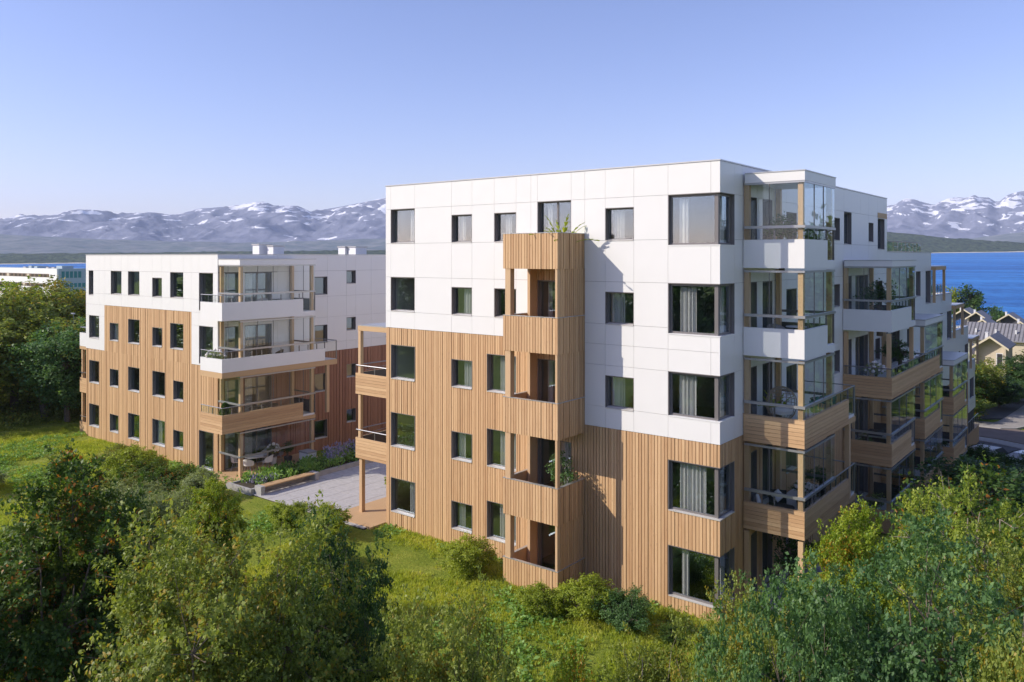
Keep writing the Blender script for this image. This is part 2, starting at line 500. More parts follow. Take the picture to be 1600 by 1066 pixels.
def grid_mesh(name, xs, ys, zf, m, kind='structure'):
    X, Y = np.meshgrid(xs, ys); Z = zf(X, Y)
    v = np.stack([X.ravel(), Y.ravel(), Z.ravel()], 1)
    nx, ny = len(xs), len(ys)
    idx = np.arange(nx*ny).reshape(ny, nx)
    f = np.stack([idx[:-1,:-1].ravel(), idx[:-1,1:].ravel(), idx[1:,1:].ravel(), idx[1:,:-1].ravel()], 1)
    me = bpy.data.meshes.new(name); me.from_pydata(v.tolist(), [], f.tolist())
    me.materials.append(MATS[m]); me.polygons.foreach_set('use_smooth', [True]*len(me.polygons)); me.update()
    return link(name, me, None, kind)

# ground material
m, n, l, p = mat('meadow')
g = n.new('ShaderNodeNewGeometry')
t1 = n.new('ShaderNodeTexNoise'); t1.inputs['Scale'].default_value = .45; t1.inputs['Detail'].default_value = 8; t1.inputs['Roughness'].default_value = .65
t2 = n.new('ShaderNodeTexNoise'); t2.inputs['Scale'].default_value = 9; t2.inputs['Detail'].default_value = 6; t2.inputs['Roughness'].default_value = .7
l.new(g.outputs['Position'], t1.inputs['Vector']); l.new(g.outputs['Position'], t2.inputs['Vector'])
mm = n.new('ShaderNodeMath'); mm.operation = 'MULTIPLY_ADD'; mm.inputs[1].default_value = .6
l.new(t1.outputs[0], mm.inputs[0])
m3 = n.new('ShaderNodeMath'); m3.operation = 'MULTIPLY'; m3.inputs[1].default_value = .45; l.new(t2.outputs[0], m3.inputs[0]); l.new(m3.outputs[0], mm.inputs[2])
cr = n.new('ShaderNodeValToRGB'); e = cr.color_ramp.elements
e[0].position = .36; e[0].color = (.08, .13, .018, 1); e[1].position = .68; e[1].color = (.40, .37, .10, 1)
x = e.new(.48); x.color = (.20, .26, .032, 1); x = e.new(.58); x.color = (.29, .33, .05, 1)
l.new(mm.outputs[0], cr.inputs[0]); l.new(cr.outputs[0], p.inputs['Base Color'])
p.inputs['Roughness'].default_value = .95; p.inputs['Specular IOR Level'].default_value = .1
b = n.new('ShaderNodeBump'); b.inputs['Strength'].default_value = 1; b.inputs['Distance'].default_value = .12
l.new(t2.outputs[0], b.inputs['Height']); l.new(b.outputs[0], p.inputs['Normal'])
MATS['meadow'] = m

def axis(lo, hi, dense_lo, dense_hi, fine, coarse):
    a = list(np.arange(lo, dense_lo, coarse)) + list(np.arange(dense_lo, dense_hi, fine)) + list(np.arange(dense_hi, hi+coarse, coarse))
    return np.array(a)
grid_mesh('ground', axis(-1200, 900, -70, 40, 1.0, 25), axis(-300, 1400, -30, 80, 1.0, 25), ground, 'meadow')

# wooded land all round the sides and back of the site
mbr = MB(); rs0 = np.random.RandomState(21); NA = 120; rr0 = [230, 330, 480, 700, 1000, 1500, 2300]
ang0 = R(128-72); ang1 = R(128+72-360)
hn_ = [fbm(np.linspace(0, 14, NA)+k*.35, np.full(NA, k*1.3), 5, 4) for k in range(len(rr0))]
ringp = []
for k, r_ in enumerate(rr0):
    row = []
    for j in range(NA):
        a_ = ang0+(ang1-ang0)*j/(NA-1)
        edge = min(1, j/10, (NA-1-j)/10)
        h_ = [-9, 2, 8, 12, 15, 20, 16][k]*(.6+.5*hn_[k][j])*edge-6*(1-edge)
        row.append((CC[0]+r_*math.cos(a_), CC[1]+r_*math.sin(a_), h_))
    ringp.append(row)
for k in range(len(rr0)-1):
    for j in range(NA-1): mbr.quad(ringp[k][j], ringp[k+1][j], ringp[k+1][j+1], ringp[k][j+1])
surround = mbr
# sea: a very slightly inclined sheet
def plane3(a, b, c):
    a, b, c = map(np.array, (a, b, c)); nn = np.cross(b-a, c-a)
    return lambda X, Y: a[2] - (nn[0]*(X-a[0]) + nn[1]*(Y-a[1]))/nn[2]
def at(px, dep):
    q = (px-800)/1251*dep
    return CC[0]+FW[0]*dep+RT[0]*q, CC[1]+FW[1]*dep+RT[1]*q
SHORE = 1500.
pl = (*at(60, SHORE), 11.75-10.5/1251*SHORE); pr = (*at(1530, SHORE), 11.75+7.2/1251*SHORE); pn = (*at(1560, 250), -8.6)
sea_z = plane3(pl, pr, pn)
m, n, l, p = mat('sea_water')
g = n.new('ShaderNodeNewGeometry')
mp = n.new('ShaderNodeMapping'); mp.inputs['Rotation'].default_value = (0, 0, R(-35)); mp.inputs['Scale'].default_value = (.16, .5, .2)
l.new(g.outputs['Position'], mp.inputs[0])
t1 = n.new('ShaderNodeTexNoise'); t1.inputs['Scale'].default_value = 1; t1.inputs['Detail'].default_value = 8; t1.inputs['Roughness'].default_value = .72
l.new(mp.outputs[0], t1.inputs['Vector'])
b = n.new('ShaderNodeBump'); b.inputs['Strength'].default_value = .9; b.inputs['Distance'].default_value = 2.2
l.new(t1.outputs[0], b.inputs['Height']); l.new(b.outputs[0], p.inputs['Normal'])
cr = n.new('ShaderNodeValToRGB'); e = cr.color_ramp.elements
e[0].position = .38; e[0].color = (.003, .075, .32, 1); e[1].position = .62; e[1].color = (.05, .29, .72, 1)
mp3 = n.new('ShaderNodeMapping'); mp3.inputs['Rotation'].default_value = (0, 0, R(-38)); mp3.inputs['Scale'].default_value = (.003, .022, .02)
l.new(g.outputs['Position'], mp3.inputs[0])
t3 = n.new('ShaderNodeTexNoise'); t3.inputs['Scale'].default_value = 1; t3.inputs['Detail'].default_value = 6; t3.inputs['Roughness'].default_value = .6
l.new(mp3.outputs[0], t3.inputs['Vector'])
ms = n.new('ShaderNodeMath'); ms.operation = 'MULTIPLY_ADD'; ms.inputs[1].default_value = .6; l.new(t3.outputs[0], ms.inputs[0])
ms2 = n.new('ShaderNodeMath'); ms2.operation = 'MULTIPLY_ADD'; ms2.inputs[1].default_value = .85; ms2.inputs[2].default_value = -.22; l.new(t1.outputs[0], ms2.inputs[0]); l.new(ms2.outputs[0], ms.inputs[2])
l.new(ms.outputs[0], cr.inputs[0]); l.new(cr.outputs[0], p.inputs['Base Color'])
p.inputs['Roughness'].default_value = .5; p.inputs['Specular IOR Level'].default_value = .15
MATS['sea_water'] = m
mb = MB()
dd = np.linspace(150, SHORE+130, 24); aa = np.linspace(-2200, 3800, 40)
for i in range(len(dd)-1):
    for j in range(len(aa)-1):
        q = []
        for (d_, a_) in ((dd[i], aa[j]), (dd[i], aa[j+1]), (dd[i+1], aa[j+1]), (dd[i+1], aa[j])):
            X, Y = at(a_, d_); q.append((X, Y, float(sea_z(X, Y))))
        mb.quad(*q)
mb.build('sea', 'sea_water', None, 'structure')

# ------------------------------------------------------------------ far shore hills and mountains
def range_mesh(name, prof, d0, dmid, d1, na, nd, m, rough, seed, base, fscale, power=1.0):
    """terrain strip between depths d0..d1 with its crest near dmid following prof: [(px, py)]"""
    A = np.linspace(prof[0][0], prof[-1][0], na); D = np.linspace(0, 1, nd)
    crest_y = np.interp(A, [q[0] for q in prof], [q[1] for q in prof])
    V = np.zeros((nd, na, 3)); nz1 = None
    for i, t in enumerate(D):
        dep = d0 + (dmid-d0)*t/.72 if t <= .72 else dmid+(d1-dmid)*(t-.72)/.28
        zc = 11.75+(402-crest_y)/1251*dmid
        q = (A-800)/1251*dep
        X = CC[0]+FW[0]*dep+RT[0]*q; Y = CC[1]+FW[1]*dep+RT[1]*q
        s = np.clip(t/.72, 0, 1)**power if t <= .72 else 1-.8*((t-.72)/.28)**1.3
        zb = base(X, Y)
        r = fbm(X*fscale, Y*fscale, seed, ridged=True)-1.0
        w = np.sin(np.pi*np.clip(t/.72, 0, 1))**.8 if t <= .72 else 0
        V[i, :, 0] = X; V[i, :, 1] = Y; V[i, :, 2] = zb+(zc-zb)*s + rough*r*(w*1.0+(.12 if rough > 50 else .02))
    v = V.reshape(-1, 3); idx = np.arange(nd*na).reshape(nd, na)
    f = np.stack([idx[:-1,:-1].ravel(), idx[:-1,1:].ravel(), idx[1:,1:].ravel(), idx[1:,:-1].ravel()], 1)
    me = bpy.data.meshes.new(name); me.from_pydata(v.tolist(), [], f.tolist()); me.materials.append(MATS[m])
    me.polygons.foreach_set('use_smooth', [True]*len(me.polygons)); me.update()
    return link(name, me, None, 'structure')
def hillmat(name, c0, c1, snow=False, zsnow=120, scale=.02):
    m, n, l, p = mat(name)
    g = n.new('ShaderNodeNewGeometry')
    t = n.new('ShaderNodeTexNoise'); t.inputs['Scale'].default_value = scale; t.inputs['Detail'].default_value = 10; t.inputs['Roughness'].default_value = .7
    l.new(g.outputs['Position'], t.inputs['Vector'])
    cr = n.new('ShaderNodeValToRGB'); e = cr.color_ramp.elements
    e[0].position = .35; e[0].color = (*c0, 1); e[1].position = .65; e[1].color = (*c1, 1)
    l.new(t.outputs[0], cr.inputs[0]); colo = cr.outputs[0]
    if snow:
        sx = n.new('ShaderNodeSeparateXYZ'); l.new(g.outputs['Position'], sx.inputs[0])
        mp = n.new('ShaderNodeMapping'); mp.inputs['Rotation'].default_value = (0, 0, R(38)); mp.inputs['Scale'].default_value = (.011, .0048, .026)
        l.new(g.outputs['Position'], mp.inputs[0])
        t2 = n.new('ShaderNodeTexNoise'); t2.inputs['Scale'].default_value = 1; t2.inputs['Detail'].default_value = 7; t2.inputs['Roughness'].default_value = .55; t2.inputs['Distortion'].default_value = .8
        l.new(mp.outputs[0], t2.inputs['Vector'])
        mr = n.new('ShaderNodeMapRange'); mr.inputs[1].default_value = zsnow; mr.inputs[2].default_value = zsnow+190; mr.inputs[3].default_value = -.10; mr.inputs[4].default_value = .045
        l.new(sx.outputs[2], mr.inputs[0])
        ad = n.new('ShaderNodeMath'); ad.operation = 'ADD'; l.new(t2.outputs[0], ad.inputs[0]); l.new(mr.outputs[0], ad.inputs[1])
        st = n.new('ShaderNodeMapRange'); st.inputs[1].default_value = .552; st.inputs[2].default_value = .572; l.new(ad.outputs[0], st.inputs[0])
        mx = n.new('ShaderNodeMix'); mx.data_type = 'RGBA'; mx.inputs[7].default_value = (.85, .85, .88, 1)
        l.new(st.outputs[0], mx.inputs[0]); l.new(colo, mx.inputs[6]); colo = mx.outputs[2]
    l.new(colo, p.inputs['Base Color']); p.inputs['Roughness'].default_value = .95; p.inputs['Specular IOR Level'].default_value = .05
    b = n.new('ShaderNodeBump'); b.inputs['Strength'].default_value = 1; b.inputs['Distance'].default_value = 9 if snow else 5
    l.new(t.outputs[0], b.inputs['Height']); l.new(b.outputs[0], p.inputs['Normal'])
    MATS[name] = m
hillmat('hill_forest', (.012, .03, .022), (.12, .15, .075), scale=.11)
hillmat('hill_moor', (.11, .15, .16), (.25, .255, .265), scale=.02)
hillmat('mountain_rock', (.15, .165, .235), (.25, .26, .335), snow=True, zsnow=80, scale=.02)  # distance haze partly put into the bluish rock and moor colours
seab = lambda X, Y: sea_z(X, Y)
flat = lambda z: (lambda X, Y: z+0*X)
surround.build('surrounding_hills', 'hill_forest', None, 'structure', smooth=True)
# near wooded shore
range_mesh('wooded_shore', [(-1400,402),(-500,401),(0,397.5),(60,397),(135,396),(300,394),(620,392),(1000,386),(1250,372),(1380,362),(1420,365),(1470,371),(1530,376),(1600,381),(1800,384),(2600,388),(3600,392)],
           SHORE-4, 1780, 2100, 420, 34, 'hill_forest', 9, 3, seab, .03, .75)
mbs = MB()
for j in range(150):
    a0 = -1400+j*33.4; a1 = a0+33.4
    q = []
    for (a_, d_, h) in ((a0, SHORE-14, -.2), (a1, SHORE-14, -.2), (a1, SHORE+6, 1.6), (a0, SHORE+6, 1.6)):
        X, Y = at(a_, d_); q.append((X, Y, float(sea_z(X, Y))+h))
    mbs.quad(*q)
mbs.build('beach', 'beach', None, 'structure')
# moorland slopes behind
range_mesh('moorland_hills', [(-1400,386),(-300,372),(0,366),(60,370),(150,374),(260,378),(400,380),(520,376),(620,372),(900,374),(1300,372),(1450,383),(1490,378),(1530,371),(1570,366),(1600,363),(1750,358),(2600,372),(3600,380)],
           1790, 2700, 3100, 420, 40, 'hill_moor', 14, 5, flat(16), .006, .8)
# snowy ranges
PM = [(-1400,352),(-900,338),(-500,345),(-200,330),(-60,343),(0,343.5),(30,341),(60,340),(90,336),(110,329),(122,327),(145,330),(165,333.5),(182,338),(205,336.5),(237,335),(252,338.5),(280,334),(300,329),(318,326),(345,324),(375,322),(400,318),(412,318),(425,322.5),(450,320),(465,321),(485,331),(500,330),(530,323),(560,317),(590,311),(605,308),(680,300),(800,306),(920,322),(1050,312),(1150,325),(1260,330),(1370,322),(1389,322),(1400,321),(1410,315),(1420,312.5),(1430,313),(1440,317),(1455,321),(1462,321),(1472,315),(1495,311),(1515,310),(1523,306),(1530,309),(1545,310),(1556,317),(1562,316),(1575,306),(1590,301),(1605,300),(1650,292),(1750,310),(1900,300),(2300,330),(2900,318),(3600,345)]
range_mesh('mountains', PM, 2900, 4300, 5200, 1500, 150, 'mountain_rock', 62, 11, flat(40), .0035, .95)
range_mesh('far_peaks', [(-600,350),(100,349),(250,345),(305,325),(318,323.5),(332,323),(345,326),(420,345),(900,345),(1300,340),(1500,335),(3000,345)],
           5400, 6000, 6500, 400, 20, 'mountain_rock', 40, 13, flat(40), .003)

# ------------------------------------------------------------------ building helpers
def rebase(t, loc):
    t.location = loc
    for ch in t.children: ch.location = Vector(ch.location) - Vector(loc)
def side_stack_balcony(par, xw, xo, y0, y1, zb, zt, wood_=False, glazed=True, ztop=None, ext=None, gap=False, open_front=0.0,
                       joined=False, div=(.44,), sdiv=(.31, .61), base_beam=False, posts=True, solid_base=False):
    """balcony standing out from an east wall (xw..xo); its glazed box runs y0..y1; ext lengthens the parapet, open_front adds an unglazed strip towards the south"""
    yf = y0-open_front; ye = ext if ext else y1
    ps = (y1-.87) if gap else (ye-.90 if ext else y1)       # where the solid side parapet ends
    S = Face('S', yf); Ee = Face('E', xo)
    mb = MB(); zw = zb+.26 if base_beam else zb
    mb.box(xw+.08, yf+.05, zb+.02, xo-.05, ye-.03, zb+.27, 0)          # slab
    mb.box(xw+.08, yf+.035, zb, xo-.035, yf+.11, zt-.012, 1); mb.box(xo-.11, yf+.11, zb, xo-.035, ps, zt-.012, 1)
    mb.box(xw+.0, yf+.0, zt-.01, xo+.0, yf+.12, zt+.006, 2); mb.box(xo-.12, yf+.12, zt-.01, xo, ps, zt+.006, 2)
    if not ext: mb.box(xw+.08, ye-.1, zb, xo-.12, ye-.02, zt-.012, 1)
    o = mb.build('balcony', ['ceiling_white', 'membrane', 'balcony_white' if not wood_ else 'timber_flat'], par)
    if wood_:
        planks(S, xw+.02, xo, zb, zt-.012, o, joined); planks(Ee, yf+.036, ps, zb, zt-.012, o, joined)
        if ext or gap:
            b = MB(); b.box(xo-.12, ps+.002, zb-.03, xo-.002, (ye if ext else y1)+.02, zb+.16); b.build('edge_beam', 'timber_flat', o)
    else:
        b = MB(); S.box(b, xw+.02, xo, zw, zt-.012, 0, .03); b.build('panel', 'balcony_white', o)
        b = MB(); Ee.box(b, yf+.036, ps, zw, zt-.012, 0, .03); b.build('panel', 'balcony_white', o)
        if gap or ext:
            b = MB(); b.box(xo-.06, ps+.002, zb, xo, (ye if ext else y1), zb+.24 if not ext else zb+.16); b.build('edge_beam', 'balcony_white' if not ext else 'timber_flat', o)
        if base_beam:
            b = MB(); b.box(xw+.02, yf-.003, zb-.04, xo+.003, yf+.034, zw-.004); b.box(xo-.034, yf+.034, zb-.04, xo+.003, ye, zw-.004); b.build('base_beam', 'timber_flat', o)
    if posts:
        zc = ztop if ztop else zb+2.9
        for (px_, py_) in ((xw+.03, y0+.06), (xo-.235, y0+.06), (xo-.235, y1-.25), (xw+.03, y1-.25)):
            b = MB(); b.box(px_, py_, zb+.27, px_+.17, py_+.17, zc); b.build('post', 'timber', o)
        if ext:
            b = MB(); b.box(xo-.2, ye-.75, zb-2.85, xo-.03, ye-.55, zb-.03); b.build('post', 'timber', o)
    zr = zt+.38
    # handrail / glazing track
    r = MB()
    if glazed:
        r.box(xw+.05, y0-.02, zr, xo+.03, y0+.09, zr+.09); r.box(xo-.08, y0+.09, zr, xo+.03, y1, zr+.09)
        r.box(xw+.05, y0-.005, ztop-.07, xo+.01, y0+.05, ztop); r.box(xo-.05, y0+.05, ztop-.07, xo+.01, y1, ztop)
        r.build('track', 'track', o)
        r = MB()
        if ext: r.tube((xo-.03, y1, zr+.03), (xo-.03, ye-.02, zr+.03), .022); r.tube((xo-.03, ye-.02, zr+.03), (xw+.1, ye-.02, zr+.03), .022); r.tube((xo-.03, ye-.02, zr+.03), (xo-.03, ye-.02, zb+.2), .02)
        if open_front:
            r.tube((xw+.02, yf+.04, zr+.02), (xo-.04, yf+.04, zr+.02), .022); r.tube((xo-.04, yf+.04, zr+.02), (xo-.04, y0, zr+.02), .022)
            for q in range(4): r.tube((xw+.05+q*.65, yf+.06, zt-.05), (xw+.05+q*.65, yf+.06, zr+.02), .014)
        if r.v: r.build('handrail', 'rail', o)
        r = MB(); r.box(xw+.05, y1-.06, zr-.02, xo-.1, y1-.01, zr+.07); r.build('back_rail', 'frame', o)
    else:
        r.tube((xw+.05, yf+.04, zr+.02), (xo-.03, yf+.04, zr+.02), .025); r.tube((xo-.03, yf+.04, zr+.02), (xo-.03, ye, zr+.02), .025)
        r.build('handrail', 'metal', o)
    # low glass and its brackets
    g = MB(); g.box(xw+.06, yf+.05, zt+.01, xo-.05, yf+.06, zr-.003); g.build('glass_panel', 'clear_glass', o)
    g = MB(); g.box(xo-.06, yf+.06, zt+.01, xo-.05, ps, zr-.003)
    if ext or gap: g.box(xo-.06, ps+.02, zb+.27, xo-.05, ye-.04 if ext else y1-.03, zr-.003)
    g.build('glass_panel', 'clear_glass', o)
    br = MB(); yy = yf+.6
    while yy < ps-.2: br.box(xo-.1, yy, zt-.06, xo-.065, yy+.05, zr-.06); yy += .62
    br.box(xw+(xo-xw)*.5, yf+.065, zt-.06, xw+(xo-xw)*.5+.05, yf+.1, zr-.06)
    if gap or ext:
        br.box(xo-.08, ps+.002, zb+.26, xo-.02, ps+.02, zr); br.box(xo-.08, (ye if ext else y1)-.03, zb+.26, xo-.02, (ye if ext else y1), zr)
    br.build('bracket', 'frame', o)
    if glazed:
        xs = [xw+.06]+[xw+(xo-xw)*t for t in div]+[xo-.01]
        for i in range(len(xs)-1):
            g = MB(); g.box(xs[i]+.006, y0+.01, zr+.09, xs[i+1]-.006, y0+.02, ztop-.07); g.build('glass_panel', 'clear_glass', o)
        ys = [y0+.03]+[y0+(y1-y0)*t for t in sdiv]+[y1-.02]
        for i in range(len(ys)-1):
            g = MB(); g.box(xo-.02, ys[i]+.006, zr+.09, xo-.01, ys[i+1]-.006, ztop-.07); g.build('glass_panel', 'clear_glass', o)
        s = MB()
        for v in xs[1:-1]: s.box(v-.009, y0-.002, zr+.085, v+.009, y0+.024, ztop-.06)
        for v in ys[1:-1]: s.box(xo-.024, v-.009, zr+.085, xo+.004, v+.009, ztop-.06)
        s.build('glass_joint', 'metal', o)
    return o
def fascia_roof(par, xw, xo, y0, y1, z0, z1, name='balcony_roof'):
    mb = MB(); mb.box(xw+.08, y0, z0, xo, y1, z1, 0); mb.box(xw+.08, y0-.02, z1+.002, xo+.02, y1+.02, z1+.035, 1)
    return mb.build(name, ['balcony_white', 'coping'], par)
def pergola(par, xw, xo, y0, y1, zt, zb_, west=False):
    mb = MB()
    a, b = (xw, xo)
    mb.box(min(a,b)+(.0 if west else .08), y0, zt-.22, max(a,b)-(.08 if west else 0), y0+.12, zt); mb.box(b-.12 if not west else b, y0+.12, zt-.22, b if not west else b+.12, y1, zt)
    mb.box(min(a,b)+(.12 if west else .08), y1-.12, zt-.22, max(a,b)-(.08 if west else .12), y1-.001, zt)
    o = mb.build('pergola', 'timber_flat', par)
    r = MB(); r.box(min(a,b)+(.02 if west else .1), y0+.02, zt+.003, max(a,b)-(.1 if west else .02), y1-.02, zt+.05); r.build('roof', 'coping', o)
    for yy in (y0+.02, y1-.2):
        p_ = MB(); xx = b-.2 if not west else b+.03
        p_.box(xx, yy, zb_, xx+.16, yy+.16, zt-.22); p_.build('post', 'timber', o)
    return o

# ------------------------------------------------------------------ the near apartment building
A = thing('apartment_building', 'five storey white and larch clad apartment block with stepped balconies, nearest in view', 'building')
S0 = Face('S', 0); E0 = Face('E', 0)
LV = [(0, 13.87), (1, 10.87), (2, 7.87), (3, 4.87), (4, 1.97)]
XL = -15.79
fh = []; fw = []
for i, t in LV:
    fw.append((-15.47, -13.97, t-1.5, t, {'cur': [(.9, .5)] if i in (0, 4) else None}))
    fw.append((-11.82, -10.69, t-1.51, t-.36, {'cur': [(.45, .5)] if i in (1, 2) else [(.12, .4)]}))
    fw.append(((-9.52, -8.41, t-1.51, t-.36, {'cur': [(.3, .35)]}) if i < 2 else (-9.91, -8.41, t-1.5, t, {'cur': [(.45, .3), (1.1, .33)]})))
    fw.append((-7.38, -5.83, t-2.15, t, {'mull': -6.55, 'cur': [(.85, .5)] if i in (3, 4) else [(.25, .25)], 'name': 'balcony_door'}))
for t in (13.51, 10.51, 7.51): fw.append((-4.36, -3.19, t-1.16, t, {'cur': [(.12, .5)]}))
fh = [q[:4] for q in fw]
cw = [(12.16, 13.87), (9.16, 10.87), (6.37, 7.87), (3.17, 4.87), (.27, 1.97)]
ch_s = [(-1.87, 0.0, a, b) for a, b in cw]
front_holes = fh+ch_s
ub = [XL, -15.47, -13.97, -11.82, -10.69, -9.52, -8.41, -7.38, -5.83, -4.36, -3.19, -1.87, -.32, 0]
zb = [5.62, 6.37, 7.87, 8.62, 9.35, 10.87, 12.35, 13.87, 14.90]
panels(S0, ub, zb, [(XL, -7.69, 8.62, 14.90), (-7.69, -5.23, 11.33, 14.90), (-5.23, 0, 5.62, 14.90)], front_holes, A)
boards(S0, [(XL, -7.69, -1.2, 8.61)], front_holes, A, True, seed=3)
boards(S0, [(-7.69, -5.23, -.8, 11.32)], front_holes, A, True, seed=4)
boards(S0, [(-5.23, 0, -1.4, 5.61)], front_holes, A, False, seed=5)
core(S0, [(XL, -.075, -2.5, 14.88)], front_holes, A)
for (a, b, c, d, kw) in fw: window(S0, a, b, c, d, A, **kw)
curs = [[(.28, .34)], [(.28, .62)], [(.28, .62)], [(.3, .95)], [(.35, .28)]]
for (a, b), c in zip(cw, curs): corner_window(-1.87, 0, 1.2, a, b, A, c)

tiers = [(0, 21.95, 14.90), (21.95, 33.65, 12.02), (33.65, 40.95, 9.14), (40.95, 48.2, 6.22), (48.2, 51.5, 3.28)]
sw = []
def W_(y0, y1, z0, z1, **k): sw.append((y0, y1, z0, z1, k))
for i, t in LV:
    W_(2.44, 3.21, t-2.12, t, cur=None); W_(3.75, 4.75, t-2.12, t, cur=[(.1, .5)])
    W_(6.24, 7.44, t-1.5, t-.36, cur=[(.1, .4)])
    if i < 3: W_(12.45, 13.3, t-1.36, t-.34, cur=None)
W_(13.93, 15.18, 12.35, 13.85); W_(18.23, 19.17, 12.53, 13.5, cur=None); W_(20.01, 21.45, 12.16, 13.79, cur=None)
for k, t in ((1, 10.87), (2, 7.87), (3, 4.87), (4, 1.97)):
    W_(14.32, 15.21, t-2.1, t, cur=[(.1, .3)]); W_(15.83, 18.11, t-2.1, t, mull=16.97, cur=[(.2, .7)])
    if k < 3: W_(19.55, 20.98 if k == 1 else 20.5, t-1.5, t-.36)
    if k > 1: W_(21.3, 22.2, t-2.1, t, cur=None); W_(22.9, 24.9, t-2.1, t, mull=23.9, cur=[(.2, .6)])
    if k < 3: W_(26.74, 27.52, t-1.5, t-.36, cur=None)
    if k > 2: W_(29.4, 30.3, t-2.1, t, cur=None); W_(31, 32.9, t-2.1, t, mull=31.95, cur=None)
W_(29.14, 30.46, 9.32, 10.86); W_(31.95, 33.55, 8.75, 10.87, cur=None)
W_(36.6, 37.6, 6.3, 7.86, cur=None); W_(39.2, 40.9, 5.85, 7.87, cur=None); W_(43.5, 44.6, 3.4, 4.6, cur=None); W_(46.6, 48.1, 2.85, 4.87, cur=None); W_(48.9, 50.9, -.15, 1.9, cur=None)
shole = [q[:4] for q in sw]; cside = [(0.0, 1.2, a, b) for a, b in cw]
allh = shole+cside
ubs = [0, 1.2, 1.87, 3.21, 5.25, 6.24, 7.44, 9.0, 10.75, 12.45, 13.93, 15.18, 16.7, 18.23, 20.01, 21.45, 21.95, 23.3, 25, 26.74, 27.52, 29.14, 30.46, 31.95, 33.65, 35.4, 37.2, 39.2, 40.95, 42.7, 44.6, 46.4, 48.2, 49.9, 51.5]
zbs = [-.3, 1.0, 2.6, 3.28, 4.87, 5.62, 6.37, 7.87, 9.14, 10.87, 12.02, 12.35, 13.87, 14.90]
wr_near = [(0, 21.95, 5.62, 14.90), (21.95, 33.65, 5.62, 12.02)]
panels(E0, [v for v in ubs if v <= 33.7], [z for z in zbs if z not in (12.02, 9.14)]+[], [(0, 21.95, 5.62, 14.90)], allh, A)
panels(E0, ubs, zbs, [(21.95, 33.65, 5.62, 12.02), (33.65, 40.95, 2.6, 9.14), (28.5, 33.65, 2.6, 5.62), (40.95, 48.2, 2.6, 6.22), (48.2, 51.5, -.3, 3.28)], allh, A, joined=True)
boards(E0, [(.075, 1.9, -1.4, 5.61)], allh, A, False, seed=8)
boards(E0, [(1.9, 28.5, -5, 5.61), (28.5, 40.95, -6, 2.59), (40.95, 48.2, -6, 2.59)], allh, A, True, seed=9, pitch=1.15)
for (y0, y1, zt) in tiers: 
    core(E0, [(max(y0, .245), y1, -6.5, zt-.02)], [h for h in allh if h[0] < y1 and h[1] > y0], A)
for (a, b, c, d, kw) in sw: window(E0, a, b, c, d, A, **kw)
# roofs, copings, inner floors and partitions, west and north walls
mb = MB()
for (y0, y1, zt) in tiers: mb.box(XL+.1, y0+.26, zt-.45, -.26, y1-.02, zt-.14)
mb.build('roof', 'roof_felt', A)
mb = MB(); prev = None
mb.box(XL-.02, -.02, 14.905, .02, .26, 14.95)
for i, (y0, y1, zt) in enumerate(tiers):
    mb.box(-.26, (y0+.26) if i == 0 else y0+.001, zt+.005, .02, y1+(.02 if i < 4 else .02), zt+.05)
    mb.box(XL-.02, y0+(.26 if i == 0 else .001), zt+.005, XL+.26, y1+.02, zt+.05)
    mb.box(XL+.26, y1-.24, zt+.005, -.26, y1+.02, zt+.049)
mb.build('coping', 'coping', A)
mb = MB()
for (y0, y1, zt) in tiers:
    zz = zt
    k = 0
    for fz in (11.7, 8.7, 5.7, 2.7, -.28, -3.2):
        if fz < zt-2: mb.box(XL+.26, y0+(.24 if y0 == 0 else 0), fz-.28, -.24, y1, fz)
mb.build('floor_slab', 'interior_floor', A)
mb = MB(); mb.box(XL+.3, 3.8, -3.1, -3.8, 50, 3.0); mb.box(XL+.3, 3.8, 3.0, -3.8, 33.5, 11.9); mb.box(XL+.3, 3.8, 11.9, -3.8, 21.8, 14.4)
for xx in (-13.6, -10.3, -7.95, -5.0): mb.box(xx-.06, .26, -.2, xx+.06, 3.8, 14.4)
for yy in (5.6, 9.2, 13.6, 19.3): mb.box(-3.8, yy-.06, -3, -.26, yy+.06, 11.9)
mb.build('interior_wall', 'interior', A)
mb = MB()
for (y0, y1, zt) in tiers: 
    mb.box(XL, y0+.1, 5.62 if zt > 6 else -.3, XL+.24, y1, zt); 
    mb.box(XL+.24, y1-.2, max(zt-2.9, -6), -.25, y1-.0, zt-.01)
mb.build('rear_wall', 'panel_white', A)
mb = MB(); mb.box(XL, .1, -6, XL+.24, 51.5, 5.61); mb.build('rear_wall', 'larch', A)
# east balcony stacks
XO = 2.10
side_stack_balcony(A, 0, XO, 1.9, 5.25, 11.38, 12.34, ztop=14.29, gap=True)
fascia_roof(A, 0, XO+.02, 1.88, 5.27, 14.29, 14.60)
side_stack_balcony(A, 0, XO, 1.9, 5.25, 8.38, 9.34, ztop=11.30, gap=True)
side_stack_balcony(A, 0, XO, 1.9, 5.25, 5.43, 6.36, wood_=True, ztop=8.30, ext=7.92)
side_stack_balcony(A, 0, XO, 1.9, 5.25, 2.42, 3.35, wood_=True, ztop=5.36, ext=7.92)
mb = MB(); mb.box(.08, 1.9, -.55, XO, 7.9, -.16); o = mb.build('terrace', 'paving', A)
for (x_, y_) in ((.03, 1.96), (XO-.235, 1.96), (XO-.2, 7.2)):
    b = MB(); b.box(x_, y_, -.16, x_+.17, y_+.17, 2.34); b.build('post', 'timber', o)
side_stack_balcony(A, 0, XO, 13.7, 18.5, 8.40, 9.36, ztop=11.33, gap=True)
fascia_roof(A, 0, XO+.02, 13.68, 18.52, 11.33, 11.58)
side_stack_balcony(A, 0, XO, 13.7, 18.5, 5.42, 6.36, wood_=True, glazed=False, ext=25.5)
